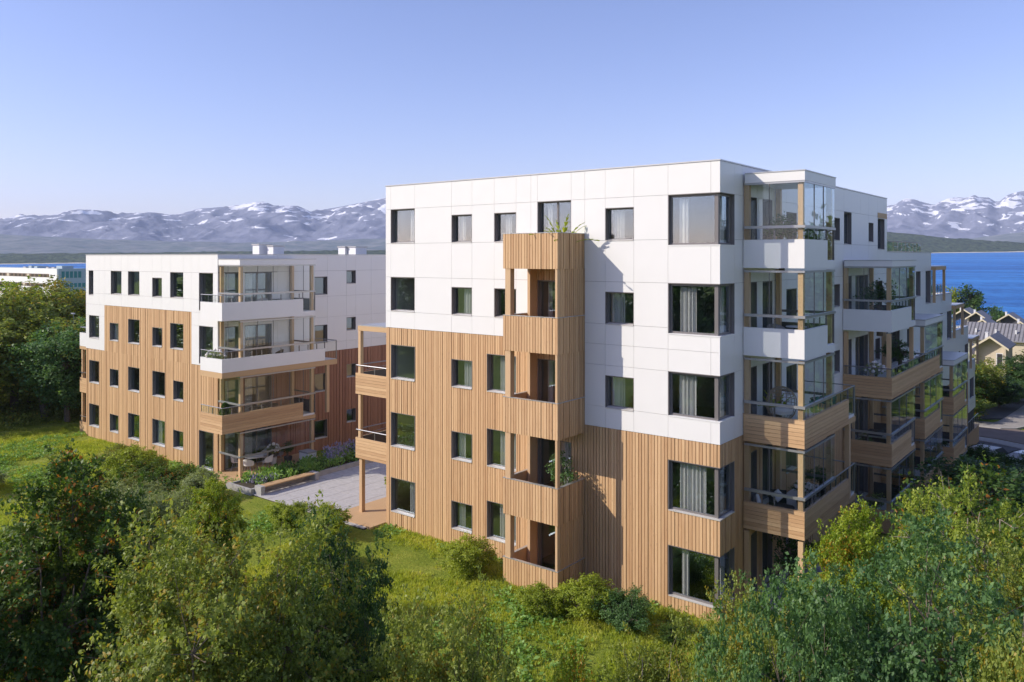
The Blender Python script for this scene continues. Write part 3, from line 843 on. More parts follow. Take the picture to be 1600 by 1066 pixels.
side_stack_balcony(A, 0, XO, 13.7, 18.5, 2.40, 3.41, wood_=True, ztop=5.36, gap=True)
side_stack_balcony(A, 0, XO, 13.7, 18.5, -.60, .40, wood_=True, ztop=2.34, gap=True)
# third stack: roof at the third storey
fascia_roof(A, 0, XO+.02, 20.68, 25.55, 8.22, 8.50)
mb = MB()
mb.box(0.05, 20.7, 6.74, XO+.03, 20.8, 6.82); mb.box(XO-.07, 20.8, 6.74, XO+.03, 25.5, 6.82); mb.box(.05, 20.7, 8.15, XO, 20.76, 8.22); mb.box(XO-.06, 20.76, 8.15, XO, 25.5, 8.22)
o = mb.build('balcony_glazing', 'track', A)
for (x_, y_) in ((.03, 20.76), (XO-.235, 20.76), (XO-.235, 25.25)):
    b = MB(); b.box(x_, y_, 5.7, x_+.17, y_+.17, 8.22); b.build('post', 'timber', o)
for (y_, yy) in ((20.75, 22.2), (22.2, 23.7), (23.7, 25.4)):
    b = MB(); b.box(XO-.02, y_+.01, 6.83, XO-.01, yy-.01, 8.15); b.build('glass_panel', 'clear_glass', o)
b = MB(); b.box(.07, 20.72, 6.83, XO-.02, 20.73, 8.15); b.build('glass_panel', 'clear_glass', o)
side_stack_balcony(A, 0, XO, 20.7, 25.5, 2.40, 3.41, wood_=True, ztop=5.36, gap=True, joined=True)
side_stack_balcony(A, 0, XO, 20.7, 25.5, -.60, .40, wood_=True, ztop=2.34, gap=True, joined=True)
# fourth stack
fascia_roof(A, 0, XO+.02, 28.78, 33.62, 5.33, 5.60)
side_stack_balcony(A, 0, XO, 28.8, 33.6, 2.42, 3.41, wood_=True, ztop=5.33, gap=True, joined=True)
side_stack_balcony(A, 0, XO, 28.8, 33.6, -.55, .42, wood_=True, ztop=2.36, gap=True, joined=True)
side_stack_balcony(A, 0, XO, 28.8, 33.6, -3.55, -2.6, wood_=True, ztop=-.6, joined=True)
for (ya, yb_) in ((13.7, 18.5), (20.7, 25.5)):
    side_stack_balcony(A, 0, XO, ya, yb_, -3.6, -2.62, wood_=True, ztop=-.66, joined=True)
# roof terraces with pergolas
for (yw, zf) in ((33.65, 8.75), (40.95, 5.85), (48.2, 2.85)):
    pergola(A, -2.6, .28, yw-1.7 if False else yw+.02, yw+3.6, zf+2.36, zf)
    g = MB(); g.box(-.08, yw-.03, zf+.05, -.06, yw+1.1, zf+2.1); g.build('glass_screen', 'clear_glass', A)
mb = MB(); mb.box(-.01, 20.0, 13.81, .012, 21.93, 14.08); mb.build('timber_header', 'timber_flat', A)
for (ya, yb_, zt) in ((22.3, 32.6, 12.05), (34.2, 40.6, 9.18), (41.4, 47.8, 6.26)):
    r = MB(); yy = ya
    r.tube((-.45, ya, zt+.62), (-.45, yb_, zt+.62), .02)
    while yy < yb_+.1: r.box(-.47, yy-.02, zt-.1, -.43, yy+.02, zt+.6); yy += 1.03
    o = r.build('terrace_railing', 'metal', A)
    g = MB(); g.box(-.42, ya, zt+.06, -.41, yb_, zt+.56); g.build('glass_panel', 'clear_glass', o)
# end balconies and the basement terrace at the far north end
for (z0_, z1_) in ((2.35, 3.28), (-.72, .28)):
    mb = MB(); mb.box(-2.5, 48.25, z0_, .02, 51.6, z0_+.2); mb.box(-.08, 48.25, z0_+.2, .02, 51.6, z1_); mb.box(-2.5, 51.5, z0_+.2, -.08, 51.6, z1_); mb.build('balcony', 'balcony_white', A)
mb = MB(); mb.box(-2.5, 48.3, -6.5, .0, 53.7, -2.6); mb.box(-2.5, 48.3, -2.58, .02, 53.72, -2.5); o = mb.build('basement_terrace', 'larch', A)
r = MB(); r.tube((-.06, 48.5, -1.55), (-.06, 53.6, -1.55), .02)
for q in range(6): r.tube((-.06, 48.6+q, -2.5), (-.06, 48.6+q, -1.55), .015)
r.build('handrail', 'rail', A)

# the slatted balcony tower on the front
TX0, TX1, TY = -7.69, -5.23, -1.73
ST = Face('S', TY); ET = Face('E', TX1)
TL = [(11.33, 12.62), (8.33, 9.63), (5.33, 6.63), (2.33, 3.65), (-1.4, .74)]
for i, (z0, z1) in enumerate(TL):
    mb = MB(); fz = z0+.05 if i < 4 else -.25
    mb.box(TX0+.06, TY+.06, fz, TX1-.06, -.0, fz+.22, 0)
    mb.box(TX0+.04, TY+.045, z0+.01, TX1-.04, TY+.1, z1-.02, 1); mb.box(TX1-.1, TY+.1, z0+.01, TX1-.045, 0, z1-.02, 1); mb.box(TX0+.045, TY+.1, z0+.01, TX0+.1, 0, z1-.02, 1)
    mb.box(TX0-.005, TY-.005, z1-.018, TX1+.005, TY+.11, z1+.004, 2); mb.box(TX1-.11, TY+.11, z1-.018, TX1+.005, 0, z1+.004, 2); mb.box(TX0-.005, TY+.11, z1-.018, TX0+.11, 0, z1+.004, 2)
    o = mb.build('balcony', ['timber_flat', 'larch', 'coping'], A)
    boards(ST, [(TX0, TX1, z0, z1-.022)], [], o, False, seed=20)
    boards(ET, [(TY+.012, -.0, z0, z1-.022)], [], o, False, seed=30)
    Wt = Face('W', TX0); boards(Wt, [(TY+.012, 0, z0, z1-.022)], [], o, True, seed=31)
    inn = Face('W', TX1-.17)
    if i:
        zu = TL[i-1][0]
        p_ = MB(); p_.box(-7.6, TY+.03, z1+.005, -7.36, TY+.27, zu+.03); p_.build('post', 'timber', o)
        p_ = MB(); p_.box(-5.36, TY+.03, z1+.005, -5.27, TY+.2, zu+.03); p_.build('post', 'timber', o)
        if i != 3:
            Ei = Face('E', TX1-.03); boards(Ei, [(TY+.2, -.0, z1+.005, zu+.02)], [], o, True, seed=33)
            b = MB(); b.box(TX1-.16, TY+.2, z1+.005, TX1-.1, 0, zu+.02); b.build('inner_lining', 'larch', o)
        fin = MB(); fin.box(-7.54, -.42, z1-1.0, -7.42, -.002, zu+.03); fin.build('fin', 'timber', o)
# ground level timber frames west of the near building
W0 = Face('W', XL)
def west_balcony(par, xw, xo, y0, y1, zb_, zt, white=False, posts=True, zpost=None):
    mb = MB(); mb.box(xo+.05, y0+.05, zb_+.02, xw, y1-.03, zb_+.2, 0); mb.box(xo+.035, y0+.035, zb_, xw, y0+.1, zt-.012, 1); mb.box(xo+.035, y0+.1, zb_, xo+.1, y1, zt-.012, 1)
    o = mb.build('balcony', ['ceiling_white', 'membrane'], par)
    S = Face('S', y0); Wf = Face('W', xo)
    if white:
        b = MB(); S.box(b, xo, xw, zb_+.16, zt, 0, .03); b.build('panel', 'balcony_white', o); b = MB(); Wf.box(b, y0+.035, y1, zb_+.16, zt, 0, .03); b.build('panel', 'balcony_white', o)
        b = MB(); S.box(b, xo, xw, zb_-.05, zb_+.15, -.004, .03); b.build('base_beam', 'timber_flat', o)
    else:
        planks(S, xo, xw, zb_, zt, o); planks(Wf, y0+.036, y1, zb_, zt, o, True)
    r = MB(); zr = zt+.36
    r.tube((xo, y0+.03, zr), (xw, y0+.03, zr), .025); r.tube((xo+.03, y0, zr), (xo+.03, y1, zr), .025)
    for q in (.55, .98): r.tube((xo+(xw-xo)*q, y0+.06, zt-.1), (xo+(xw-xo)*q, y0+.06, zr), .02)
    r.tube((xo+.2, y0+.5, zt+.1), (xo+.2, y1, zr-.05), .012)
    r.build('handrail', 'rail', o)
    b = MB(); b.box(xo+.12, y0+.06, zb_+.2, xo+.28, y0+.22, zpost if zpost else zb_+3.0-.05); b.build('post', 'timber', o)
    return o
pergola(A, XL, -17.95, .25, 4.2, 8.55, 5.6, west=True)
west_balcony(A, XL, -18.05, .2, 4.2, 5.38, 6.36, zpost=8.3)
west_balcony(A, XL, -18.05, .2, 4.2, 2.40, 3.36, zpost=5.36)
b = MB(); b.box(-17.9, .3, -.2, -17.72, .5, 2.38); b.build('post', 'timber', A)
b = MB(); b.box(-17.9, 3.9, -.2, -17.72, 4.1, 8.3); b.build('post', 'timber', A)
rebase(A, (-7.9, 0, -.2))

# ------------------------------------------------------------------ the far apartment building
B = thing('apartment_building', 'four storey white and larch clad apartment block beyond the courtyard, with roof vents', 'building')
BX0, BX1 = -45.0, -29.2
EB = Face('E', BX1)
bw = []
def V_(a, b, c, d, **k): bw.append((a, b, c, d, k))
V_(-44.6, -43.92, 9.24, 10.87); V_(-41.52, -40.09, 9.37, 10.87); V_(-39.25, -37.82, 9.37, 10.87); V_(-36.27, -35.14, 9.35, 10.51); V_(-34.2, -32.75, 9.37, 10.87); V_(-31.09, -29.66, 8.75, 10.87)
V_(-44.55, -43.11, 6.37, 7.88); V_(-41.66, -40.51, 6.38, 7.52); V_(-39.25, -37.82, 6.37, 7.88); V_(-36.27, -35.14, 6.38, 7.52); V_(-34.2, -32.75, 6.38, 7.88); V_(-31.09, -29.66, 5.75, 7.88)
V_(-44.55, -43.11, 3.4, 4.89); V_(-41.66, -40.51, 3.42, 4.55); V_(-39.25, -37.82, 3.39, 4.89); V_(-36.27, -34.78, 3.38, 4.89); V_(-33.87, -32.75, 3.39, 4.53)
V_(-44.55, -43.11, .51, 1.99); V_(-41.66, -40.51, .51, 1.64); V_(-39.25, -37.82, .4, 1.99); V_(-36.27, -34.78, .47, 1.99); V_(-33.87, -32.75, .58, 1.64); V_(-31.1, -29.66, -.15, 1.99)
bh = [q[:4] for q in bw]
panels(S0, [BX0, -43.1, -42.34, -41.5, -40.09, -39.25, -37.82, -36.27, -35.14, -34.2, -32.75, -31.9, -31.09, -29.66, BX1], [5.65, 7.88, 8.62, 9.36, 10.87, 11.88],
       [(BX0, BX1, 8.62, 11.88), (BX0, -42.34, 5.65, 8.62), (-31.9, BX1, 5.65, 8.62)], bh, B)
boards(S0, [(BX0, BX1, -1, 5.64), (-42.34, -31.9, 5.64, 8.61)], bh, B, True, seed=41)
core(S0, [(BX0, BX1-.075, -1.5, 11.86)], bh, B)
for (a, b, c, d, kw) in bw: window(S0, a, b, c, d, B, **kw)
bs = []
def U_(a, b, c, d, **k): bs.append((a, b, c, d, k))
for i, t in ((0, 10.87), (1, 7.87), (2, 4.87), (3, 1.97)):
    U_(.45, 1.35, t-2.1, t, cur=[(.1, .3)]); U_(1.7, 3.5, t-2.1, t, mull=2.6, cur=[(.2, .5)])
    U_(6.58, 7.58, t-1.45, t-.33, cur=None); U_(9.11, 9.88, t-.82, t+.02, cur=None)
    U_(13.4, 14.6, t-1.5, t-.36, cur=None); U_(16.6, 17.6, t-1.5, t-.36, cur=None)
bsh = [q[:4] for q in bs]
panels(EB, [.0, 1.3, 2.6, 3.9, 5.2, 6.58, 7.58, 9.11, 9.88, 11.2, 12.5, 14, 16, 18, 20, 22, 24], [5.86, 6.4, 8.0, 9.3, 10.9, 11.88], [(0, 24, 5.86, 11.88)], bsh, B)
boards(EB, [(.075, 24, -1, 5.85)], bsh, B, True, seed=43, mat_='larch_red_brown')
core(EB, [(0.245, 24, -1.5, 11.86)], bsh, B)
for (a, b, c, d, kw) in bs: window(EB, a, b, c, d, B, **kw)
mb = MB(); mb.box(BX0+.1, .26, 11.4, BX1-.26, 23.8, 11.72); mb.build('roof', 'roof_felt', B)
mb = MB(); mb.box(BX0-.02, -.02, 11.885, BX1+.02, .25, 11.93); mb.box(BX1-.25, .25, 11.885, BX1+.02, 24.02, 11.93); mb.box(BX0-.02, .25, 11.885, BX0+.25, 24.02, 11.93); mb.box(BX0+.25, 23.8, 11.885, BX1-.25, 24.02, 11.929); mb.build('coping', 'coping', B)
mb = MB()
for fz in (8.7, 5.7, 2.7, -.25): mb.box(BX0+.26, .24, fz-.28, BX1-.24, 23.7, fz)
mb.build('floor_slab', 'interior_floor', B)
mb = MB(); mb.box(BX0+.3, 3.6, -.2, BX1-3.6, 23.5, 11.4)
for xx in (-42.3, -37.0, -31.7): mb.box(xx-.06, .26, -.2, xx+.06, 3.6, 11.4)
mb.build('interior_wall', 'interior', B)
mb = MB(); mb.box(BX0, .1, 5.65, BX0+.24, 23.9, 11.86); mb.box(BX0+.24, 23.66, 5.65, BX1-.25, 23.9, 11.86); mb.build('rear_wall', 'panel_white', B)
mb = MB(); mb.box(BX0, .1, -1.5, BX0+.24, 23.9, 5.64); mb.box(BX0+.24, 23.66, -1.5, BX1-.25, 23.9, 5.64); mb.build('rear_wall', 'larch', B)
BO = -27.1
dv = dict(div=(.45,), sdiv=(.22, .42, .64, .83))
side_stack_balcony(B, BX1, BO, 0.02, 5.0, 8.38, 9.34, ztop=11.33, gap=True, open_front=1.07, **dv)
fascia_roof(B, BX1, BO+.02, 0.0, 5.02, 11.33, 11.62)
side_stack_balcony(B, BX1, BO, 0.02, 5.0, 5.40, 6.36, ztop=8.32, ext=6.6, open_front=1.07, base_beam=True, **dv)
side_stack_balcony(B, BX1, BO, 0.02, 5.0, 2.42, 3.40, wood_=True, ztop=5.34, gap=True, open_front=1.07, **dv)
mb = MB(); mb.box(BX1+.08, -.9, -.4, BO+1.0, 5.6, -.06); o = mb.build('deck', 'timber_flat', B)
for (x_, y_) in ((BX1+.05, .06), (BO-.235, .06), (BO-.235, 4.75)):
    b = MB(); b.box(x_, y_, -.06, x_+.18, y_+.18, 2.36); b.build('post', 'timber', o)
b = MB(); b.box(BX1+.1, 0, .98, BO, .08, 1.07); b.box(BO-.08, .08, .98, BO, 5.0, 1.07); b.box(BX1+.1, 0, 2.28, BO, .06, 2.35); b.box(BO-.06, .06, 2.28, BO, 5, 2.35); b.build('track', 'track', o)
for (y_, yy) in ((.08, 1.2), (1.2, 2.2), (2.2, 3.3), (3.3, 4.2), (4.2, 4.95)):
    b = MB(); b.box(BO-.03, y_+.01, 1.08, BO-.02, yy-.01, 2.28); b.build('glass_panel', 'clear_glass', o)
b = MB(); b.box(BX1+.1, .03, 1.08, BO-.06, .04, 2.28); b.build('glass_panel', 'clear_glass', o)
west_balcony(B, BX0, -46.6, .3, 4, 5.5, 6.58, white=True, zpost=6.5)
west_balcony(B, BX0, -46.6, .3, 4, 2.5, 3.5)
west_balcony(B, BX0, -46.6, .3, 4, -.6, .5, zpost=2.48)
rebase(B, (-37, 0, -.2))

# roof vents of the far building
for k, (x_, y_, w_) in enumerate([(-36.6, 7.2, .75), (-35.5, 7.6, .65), (-35.9, 14.0, .75), (-35.0, 14.2, .8), (-34.6, 21.2, .7), (-33.7, 21.3, .8)]):
    mb = MB(); mb.box(0, 0, 0, w_, w_*1.3, .75 if k else .85, 0); mb.box(-.06, -.06, .75 if k else .85, w_+.06, w_*1.3+.06, .82 if k else .92, 1)
    o = mb.build('roof_vent', ['office_white', 'coping'], B)
    o.location = Vector((x_, y_, 11.72)) - Vector((-37, 0, -.2))

# ------------------------------------------------------------------ vegetation
def fast_mesh(name, V, nq, m, shade=False):
    """V: (4*nq,3) vertices, consecutive quads"""
    me = bpy.data.meshes.new(name)
    me.vertices.add(len(V)); me.vertices.foreach_set('co', np.ascontiguousarray(V, dtype=np.float32).ravel())
    me.loops.add(4*nq); me.loops.foreach_set('vertex_index', np.arange(4*nq, dtype=np.int32))
    me.polygons.add(nq); me.polygons.foreach_set('loop_start', np.arange(0, 4*nq, 4, dtype=np.int32))
    me.materials.append(MATS[m]); me.update(calc_edges=True)
    return me
def leaf_quads(P, D, N, L, Wd):
    D = D/np.linalg.norm(D, axis=1, keepdims=True)
    Sd = np.cross(D, N); Sd /= np.linalg.norm(Sd, axis=1, keepdims=True)+1e-9
    Nn = np.cross(Sd, D)
    L = L[:, None]; Wd = Wd[:, None]
    a = P; b = P + D*L*.45 + Sd*Wd + Nn*L*.10; c = P + D*L - Nn*L*.08; d = P + D*L*.45 - Sd*Wd + Nn*L*.10
    return np.stack([a, b, c, d], 1).reshape(-1, 3)
def rnd_dirs(rs, n):
    v = rs.normal(size=(n, 3)); return v/np.linalg.norm(v, axis=1, keepdims=True)
def plant_proto(seed, H, Rr, zlow, nclu, ntw, nlf, leaf, rc, lobes=9, trunk=True, bark='bark', conic=False, airy=False, droop=.0, shell=.45):
    rs = np.random.RandomState(seed)
    zc = (H+zlow)/2; Rz = (H-zlow)/2
    lob = rnd_dirs(rs, lobes); lob[:, 2] = np.abs(lob[:, 2])*.8+.05*rs.randn(lobes); lob /= np.linalg.norm(lob, axis=1, keepdims=True)
    amp = rs.uniform(.55, 1.0, lobes)
    d = rnd_dirs(rs, nclu)
    k = np.max(np.clip(d@lob.T, 0, 1)**5*amp, axis=1)
    rr = rs.uniform(0, 1, nclu)**shell*(.56+.56*k)
    dq = d.copy()
    if not conic: dq[:, 2] = np.sign(d[:, 2])*np.abs(d[:, 2])**.88
    Cc = dq*rr[:, None]*np.array([Rr, Rr, Rz])
    if conic:
        t = (Cc[:, 2]+Rz)/(2*Rz); Cc[:, :2] *= (1.25*(1-t)**.75+.05)[:, None]
    Cc[:, 2] += zc
    # twigs
    n = nclu*ntw
    cc = np.repeat(Cc, ntw, 0)
    out = np.repeat(d, ntw, 0)*.7 + np.array([0, 0, .45-droop]) + rs.normal(size=(n, 3))*.75
    td = out/np.linalg.norm(out, axis=1, keepdims=True)
    o = cc + rs.normal(size=(n, 3))*rc*.28
    tl = rs.uniform(.5, 1.15, n)*rc
    m = n*nlf
    T = np.repeat(td, nlf, 0); O = np.repeat(o, nlf, 0); TL_ = np.repeat(tl, nlf)
    t = rs.uniform(.1, 1.05, m)
    P = O + T*(t*TL_)[:, None] + rs.normal(size=(m, 3))*leaf*.45
    P[:, 2] -= (t**2*TL_)*(.25+droop)
    D = T*.6 + rs.normal(size=(m, 3))*.75; D[:, 2] -= .15+droop*.6
    od = np.repeat(d, ntw*nlf, 0); od2 = P-np.array([0, 0, zc]); od2 /= np.linalg.norm(od2, axis=1, keepdims=True)+1e-6
    N = rs.normal(size=(m, 3))*.42 + od*.35 + od2*.45 + np.array([0, 0, .55])
    L = rs.uniform(.6, 1.25, m)*leaf
    V = leaf_quads(P, D, N, L, L*rs.uniform(.26, .38, m))
    crown = fast_mesh('crown', V, m, 'leaf_olive')
    # branches
    mb = MB()
    if trunk:
        zt = zlow+(H-zlow)*.55
        pts = [Vector((0, 0, -.6)), Vector((rs.uniform(-.1, .1)*Rr, rs.uniform(-.1, .1)*Rr, zt*.45)), Vector((rs.uniform(-.12, .12)*Rr, rs.uniform(-.12, .12)*Rr, zt)), Vector((0, 0, H*.9))]
        rads = [.055*Rr+.04, .045*Rr+.03, .026*Rr+.012, .006]
        for a in range(3): mb.tube(pts[a], pts[a+1], rads[a], rads[a+1], 7, False)
    else:
        zt = .1; pts = [Vector((0, 0, 0)), Vector((0, 0, .05)), Vector((0, 0, .1)), Vector((0, 0, .3))]
    nodes = []
    for j in range(lobes):
        tt = rs.uniform(.25, 1)
        base = pts[1].lerp(pts[2], tt)
        tip = Vector(lob[j]*np.array([Rr, Rr, Rz])*.72); tip.z += zc
        if conic: tip.x *= .6; tip.y *= .6
        mid = base.lerp(tip, .5)+Vector(rs.normal(size=3)*Rr*.07); mid.z -= .06*Rr
        r0 = .018*Rr+.012
        mb.tube(base, mid, r0, r0*.65, 6, False); mb.tube(mid, tip, r0*.65, r0*.25, 5, False)
        nodes += [(mid, r0*.5), (base.lerp(mid, .5), r0*.6), (mid.lerp(tip, .5), r0*.4), (tip, r0*.25)]
    NN = np.array([list(q[0]) for q in nodes])
    for c in range(nclu):
        dist = np.linalg.norm(NN-Cc[c], axis=1); j = int(dist.argmin())
        a = nodes[j][0]; b_ = Vector(Cc[c]); md = a.lerp(b_, .5)+Vector(rs.normal(size=3)*.06)
        r = nodes[j][1]*.7
        mb.tube(a, md, r, r*.6, 4, False); mb.tube(md, b_, r*.6, .004, 3, False)
        if c % 2 == 0 or airy:
            for q in range(3 if airy else 2):
                ti = c*ntw+q; e_ = Vector(o[ti]+td[ti]*tl[ti]); mb.tube(b_, e_, .007 if not airy else .010, .003, 3, False)
    wood_ = bpy.data.meshes.new('trunk'); wood_.from_pydata(mb.v, [], mb.f); wood_.materials.append(MATS[bark]); wood_.update()
    rad_ = np.hypot(P[:, 0], P[:, 1])
    return dict(crown=crown, trunk=wood_, H=float(np.percentile(P[:, 2], 99.4)), R=float(np.percentile(rad_, 95)))
PP = {
 'a': plant_proto(1, 8.0, 2.3, 1.2, 300, 15, 38, .068, .54, lobes=14),
 'b': plant_proto(2, 8.0, 2.3, 1.0, 320, 14, 38, .068, .50, lobes=16, droop=.25),
 'c': plant_proto(3, 8.0, 2.0, 1.2, 280, 14, 36, .064, .46, lobes=16, bark='bark_pale'),
 'd': plant_proto(4, 7.0, 1.7, .6, 240, 14, 36, .068, .42, lobes=14),
 'airy': plant_proto(5, 8.0, 2.4, 2.0, 150, 12, 34, .066, .50, lobes=18, bark='bark_pale', airy=True, shell=.6),
 'mid': plant_proto(6, 9.0, 3.0, .0, 190, 10, 10, .23, .75, lobes=12),
 'mid2': plant_proto(7, 9.0, 2.8, .0, 200, 10, 10, .21, .68, lobes=14, droop=.15),
 'bush': plant_proto(8, 1.7, 1.15, -.1, 110, 10, 16, .07, .27, lobes=9, trunk=False),
 'bush2': plant_proto(9, 1.5, 1.2, -.1, 120, 10, 16, .066, .25, lobes=12, trunk=False, droop=-.2),
 'far': plant_proto(10, 9.0, 3.0, .4, 60, 7, 7, .45, .9, lobes=9),
 'cone': plant_proto(11, 9.0, 2.2, .3, 80, 7, 8, .32, .6, lobes=9, conic=True),
 'small': plant_proto(12, 1.0, .42, .25, 24, 7, 8, .06, .17, lobes=7, trunk=True),
}
used_proto = set()
def tree(proto, x, y, ztop, rad, leafm, label, cat='tree', group=None, name=None, z0=None, rz=None, barkm=None):
    pr = PP[proto]; g = gz(x, y) if z0 is None else z0
    t = thing(name or ('tree' if cat == 'tree' else 'shrub'), label, cat, (x, y, g-.03), random.uniform(0, 6.28) if rz is None else rz, group)
    t.scale = (rad/pr['R'], rad/pr['R'], (ztop-g)/pr['H'])
    c = link('crown' if cat == 'tree' else 'foliage', pr['crown'], t); c.material_slots[0].link = 'OBJECT'; c.material_slots[0].material = MATS[leafm]
    w = link('trunk' if cat == 'tree' else 'stems', pr['trunk'], t)
    if barkm: w.material_slots[0].link = 'OBJECT'; w.material_slots[0].material = MATS[barkm]
    return t
# --- near trees that fill the foreground (x, y, top, radius)
G1 = 'trees in front of the buildings'
NEAR = [
 ('d', -7.3, -17.3, 7.6, 2.0, 'leaf_dark', 'tall dark green tree with orange tipped leaves at the lower left edge'),
 ('d', -8.0, -20.6, 7.0, 1.7, 'leaf_dark', 'dark green orange flecked tree cut by the left edge of the view'),
 ('d', -10.6, -15.9, 6.0, 1.6, 'leaf_autumn', 'rusty speckled tree behind the dark orange tipped tree'),
 ('a', -.2, -18.1, 7.9, 1.95, 'leaf_olive', 'broad olive green tree with pale twigs, largest of the lower left'),
 ('b', -1.1, -15.0, 7.0, 1.25, 'leaf_deep', 'deep green rounded tree just right of the broad olive tree'),
 ('b', .9, -16.2, 6.3, 1.05, 'leaf_deep', 'shaded deep green tree below the rounded deep green one'),
 ('a', 2.6, -15.9, 6.75, 1.3, 'leaf_olive', 'olive tree standing alone in front of the lawn and balcony tower'),
 ('d', 3.5, -14.0, 5.55, .75, 'leaf_maple', 'small yellow green tree with orange leaves right of the lone olive tree'),
 ('c', 4.3, -13.0, 5.45, 1.2, 'leaf_olive', 'greyish olive tree below the glazed corner windows'),
 ('a', 6.1, -12.2, 6.55, 1.25, 'leaf_olive', 'olive green tree in front of the ground floor corner window'),
 ('b', 7.0, -11.4, 6.85, 1.2, 'leaf_blue', 'bluish green tree hiding the foot of the glazed corner balconies'),
 ('c', 5.9, -14.8, 6.3, 1.1, 'leaf_olive', 'low olive tree at the bottom edge near the middle'),
 ('b', 8.3, -12.9, 8.0, 1.9, 'leaf_blue', 'large bluish green tree with drooping foliage at the lower right'),
 ('b', 7.4, -14.6, 7.5, 1.25, 'leaf_blue', 'bluish green tree at the bottom edge, left of the largest one'),
 ('d', 6.2, -7.2, 6.7, 1.15, 'leaf_maple', 'yellow green tree with orange leaf tips beside the corner balconies'),
 ('d', 6.1, -9.6, 5.9, 1.0, 'leaf_maple', 'shorter yellow green tree in front of the ground floor terrace'),
 ('airy', 8.4, -7.5, 7.75, 1.6, 'leaf_maple2', 'airy tree with bare forked branches showing, at the right'),
 ('a', 9.6, -10.2, 7.2, 1.3, 'leaf_olive', 'olive tree at the right edge below the airy tree'),
 ('c', 9.7, -13.7, 7.9, 1.15, 'leaf_olive', 'olive tree in the lower right corner'),
]
for q in NEAR: tree(*q[:3], q[3]-.35, q[4]*1.0, *q[5:], group=G1)
DK = [('mid', 6.2, 2.5, 5.2, 1.9), ('mid2', 6.6, 8.0, 4.4, 2.2), ('mid2', 9.5, -3.0, 6.3, 1.9), ('mid', 5.6, 15.5, 2.2, 2.4), ('mid', 4.9, 23.0, .9, 2.3), ('mid2', 3.9, 30.5, -.6, 2.2), ('mid2', 3.9, 34.5, -1.7, 1.6), ('mid', 7.5, 20.0, 1.5, 2.4), ('mid2', 6.3, 30.5, -.7, 2.2)]
for i, (p_, x_, y_, z_, r_) in enumerate(DK):
    tree(p_, x_, y_, z_, r_, 'leaf_deep' if i % 2 else 'leaf_dark',
         ['dark tree behind the yellow green trees by the corner balconies', 'dark shaded tree at the foot of the second balcony stack', 'dark tree behind the airy forked tree at the right', 'dark shrubby tree below the third balcony stack',
          'dark shrubby tree beneath the fourth balcony stack', 'dark tree by the end of the stepped facade', 'dark tree nearest the brown road', 'dark tree at the right edge beyond the airy tree', 'dark tree at the right edge just before the road'][i], group='dark trees along the east side')
